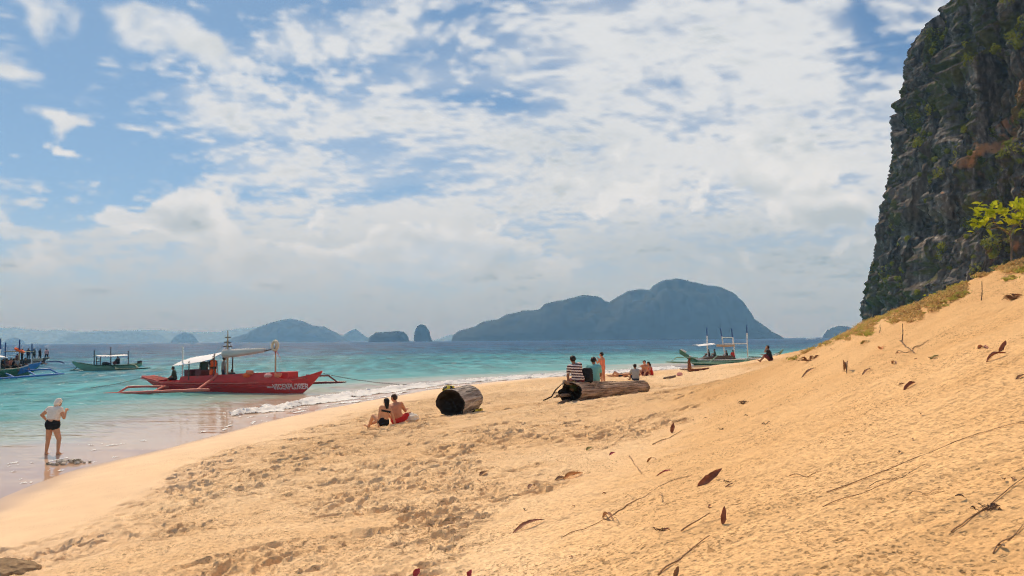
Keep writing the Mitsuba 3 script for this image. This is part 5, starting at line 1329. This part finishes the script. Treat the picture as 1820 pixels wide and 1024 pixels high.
def upright(px, py, top, rpx, label):
    b = sand_pt(px, py, -.02); t = at(px + 1, top, b[1])
    obj(numbered('stalk'), tube([b, (b + t) / 2 + V(.01, 0, 0), t], [rpx / F * b[1], rpx / F * b[1] * .8, rpx / F * b[1] * .5], 6), 'twig_dark', True, label, 'stalk')
upright(1603, 607, 575, 1.0, 'thin upright stalk left of the upper slope, above the crossed twigs')
upright(1744, 535, 500, 1.0, 'thin upright stalk high on the slope below the sapling')
upright(1563, 592, 577, .8, 'thin short stalk in the creeper at the left')
def tuft(px, py, w, label, matl, n=26, seed=1, flat=.5):
    b = sand_pt(px, py, .0); s = w / F * b[1]
    r = np.random.default_rng(seed); ms = []
    for k in range(n):
        a = r.random() * 6.28; d = V(math.cos(a), math.sin(a) * .6, flat * r.random())
        o_ = b + V(r.standard_normal() * .25, r.standard_normal() * .2, .02) * s
        ms.append(tube([o_, o_ + d * s * .4 + V(0, 0, .03 * s), o_ + d * s * (.6 + .5 * r.random())], [.022 * s, .02 * s, .006 * s], 5))
        if k % 4 == 0:
            ms.append(leaf_mesh(o_ + d * s * .3, o_ + d * s * .7 + V(0, 0, .06 * s), s * .25, .8, .2, None, k))
    obj(numbered('dry_tuft'), cat(ms), matl, True, label, 'dry plant')
tuft(1800, 533, 26, 'dry reddish plant tuft high on the slope at the right', 'leaf_brown', 34, 2)
tuft(1438, 642, 22, 'dry reddish tuft just below the left end of the creeper', 'leaf_brown', 26, 3)
tuft(1457, 613, 14, 'small dark dry tuft on the crest at the left end of the creeper', 'twig_dark', 20, 4)
tuft(1176, 944, 14, 'dark dry tuft left of the raised stick', 'twig_dark', 26, 5)
tuft(1757, 908, 26, 'dark withered tuft caught on the rough root', 'twig_dark', 26, 6)
tuft(1322, 719, 14, 'dark dry tuft on the mid slope above the short dark twig', 'twig_dark', 22, 7)
tuft(1283, 764, 8, 'tiny dark tuft right of the pointed upright leaf', 'twig_dark', 14, 8)
tuft(1295, 858, 12, 'small heap of dark twigs right of the torn dark red leaf', 'twig_dark', 10, 9, .2)

# ------------------------------------------------------------------ creeper on the crest, saplings
CREST = np.array([(1345, 651, 1), (1400, 640, 2), (1450, 612, 5), (1490, 596, 12), (1530, 578, 22), (1570, 560, 32), (1600, 546, 34), (1640, 528, 38), (1680, 510, 32), (1720, 492, 28), (1760, 474, 28), (1800, 461, 34), (1835, 450, 30)], float)
r_ = np.random.default_rng(15)
cc, cr, kind_ = [], [], []
for k in range(2000):
    px = 1350 + 478 * r_.random() ** .8
    top_, dep_ = np.interp(px, CREST[:, 0], CREST[:, 1]), np.interp(px, CREST[:, 0], CREST[:, 2])
    u_ = r_.random() ** 1.7
    py = top_ + 4 + dep_ * u_
    if nfbm(np.array([[px * .03, py * .06, 2.0]]), 3, 5)[0] < .33 + .22 * u_:
        continue
    if r_.random() > np.interp(px, [1350, 1480, 1540, 1840], [.05, .3, 1, 1]):
        continue
    q = on_sand(px, py)
    if q[1] > 60:
        continue
    cc.append(V(q[0], q[1], ground(q[0], q[1]) + .03)); cr.append(.07 + .11 * r_.random())
for k in range(900):                                                      # and on over the crest behind
    px = 1490 + 350 * r_.random()
    top_ = np.interp(px, CREST[:, 0], CREST[:, 1])
    q = on_sand(px, top_ + 6)
    if q[1] > 60:
        continue
    q = q + V(.5, .85, 0) * r_.random() * 4
    cc.append(V(q[0], q[1], ground(q[0], q[1]) + .04)); cr.append(.12 + .14 * r_.random())
cc, cr = np.array(cc), np.array(cr)
def creeper_col(p, n, uv):
    a = fbm(p.x * .9, p.y * .9, p.z * .9, 3); b = noise(p.x * 19, p.y * 19, p.z * 19)
    c = mix((.60, .45, .20), (.43, .44, .11), smoothstep(.40, .60, a))
    return mix(c, (.50, .30, .14), smoothstep(.50, .8, b)) * (.6 + .6 * noise(p.x * 31, p.y * 31, p.z * 31 + 5))
scene['creeper_leaf'] = {'type': 'principledthin', 'base_color': proc(creeper_col), 'roughness': .6, 'diff_trans': .6}
obj('beach_creeper', leaf_cloud(cc, cr, 18000, .028, 21, 1.2, .22), 'creeper_leaf', label='low yellowing creeper matting the crest of the dune', category='creeper', kind='stuff')

leaf_mat('sapling_leaf', (.24, .33, .02), (.56, .60, .06), 3.0, .9)
leaf_mat('fresh_leaf', (.14, .26, .05), (.34, .42, .08), 3.0, .8)
def obovate(seed):
    m = leaf_mesh(V(0, 0, 0), V(1, 0, 0), .52, .25, .10, V(0, 0, 1), seed, .08)
    return m
blades = [mikit.ply(obovate(k + 50), 'sapling_leaf', True) for k in range(3)]
dead('bark', (.10, .075, .055), (.24, .19, .145), 14)
def sapling(key, label, trunk, branches, crown, size, n, blade, seed, wood_='bark'):
    tag(key, label, 'plant')
    obj(key + '__trunk', tube(*trunk, 8), wood_, True)
    for b in branches:
        obj(numbered(key + '__branch'), tube(*b, 6), wood_, True)
    r = np.random.default_rng(seed)
    for c, cnt in crown:
        for k in range(cnt):
            d = unit(r.standard_normal(3) * V(1, 1, .55) + V(0, 0, .35)); up_ = unit(r.standard_normal(3) * .5 + V(-.1, -.3, 1)); sd = unit(np.cross(up_, d)); up_ = np.cross(d, sd)
            s = size * (.7 + .6 * r.random())
            M = np.eye(4); M[:3, 0], M[:3, 1], M[:3, 2], M[:3, 3] = d * s, sd * s, up_ * s, c + d * s * .25 + r.standard_normal(3) * V(.10, .10, .05)
            scene[numbered(key + '__leaf')] = {**blade[k % len(blade)], 'to_world': T(M)}
b0 = on_sand(1803, 478); dS = b0[1] + .6
pt = lambda px, py, o=0.0: at(px, py, dS + o)
bz = pt(1797, 478); bz[2] = ground(bz[0], bz[1]) - .05
sapling('sapling', 'slender sapling with bright yellow green leaves on the dune crest before the cliff', ([bz, pt(1798, 445), pt(1795, 415), pt(1802, 400)], [.015, .013, .011, .009]),
        [([pt(1795, 412), pt(1775, 404), pt(1752, 408)], [.013, .010, .006]), ([pt(1796, 418), pt(1770, 400), pt(1762, 385)], [.012, .010, .006]), ([pt(1800, 404), pt(1812, 398), pt(1818, 372)], [.012, .01, .006]), ([pt(1798, 430), pt(1786, 424), pt(1772, 432)], [.01, .008, .004])],
        [(pt(1764, 382), 22), (pt(1756, 372, .15), 12), (pt(1773, 374, -.15), 14), (pt(1746, 394), 14), (pt(1741, 386, .15), 9), (pt(1742, 409), 5), (pt(1780, 384, .15), 10), (pt(1812, 394), 20), (pt(1800, 399, -.15), 12), (pt(1818, 370), 20), (pt(1828, 385), 16), (pt(1808, 366, .15), 10), (pt(1836, 372, .1), 14), (pt(1826, 402, -.1), 10)], .15, 0, blades, 5)
fresh = [mikit.ply(obovate(k + 60), 'fresh_leaf', True) for k in range(2)]
def seedling(px, py, label, n, size, hgt, blade, seed):
    q = on_sand(px, py); q = V(q[0], q[1] + .25, 0); q[2] = ground(q[0], q[1]) - .02
    sapling(numbered('seedling'), label, ([q, q + V(.01, 0, hgt * .6), q + V(0, .01, hgt)], [.012, .01, .006]), [], [(q + V(0, 0, hgt), n), (q + V(.05, 0, hgt * .6), n // 2)], size, 0, blade, seed)
seedling(1757, 482, 'small light green plant left of the sapling foot', 9, .10, .16, fresh, 8)
seedling(1784, 470, 'small yellow green plant directly below the sapling', 7, .09, .14, blades, 9)
seedling(1812, 462, 'small green plant right of the sapling trunk at the right edge', 7, .09, .30, blades, 10)
seedling(1668, 527, 'little green shoot in the creeper halfway along the crest', 6, .09, .05, blades, 11)
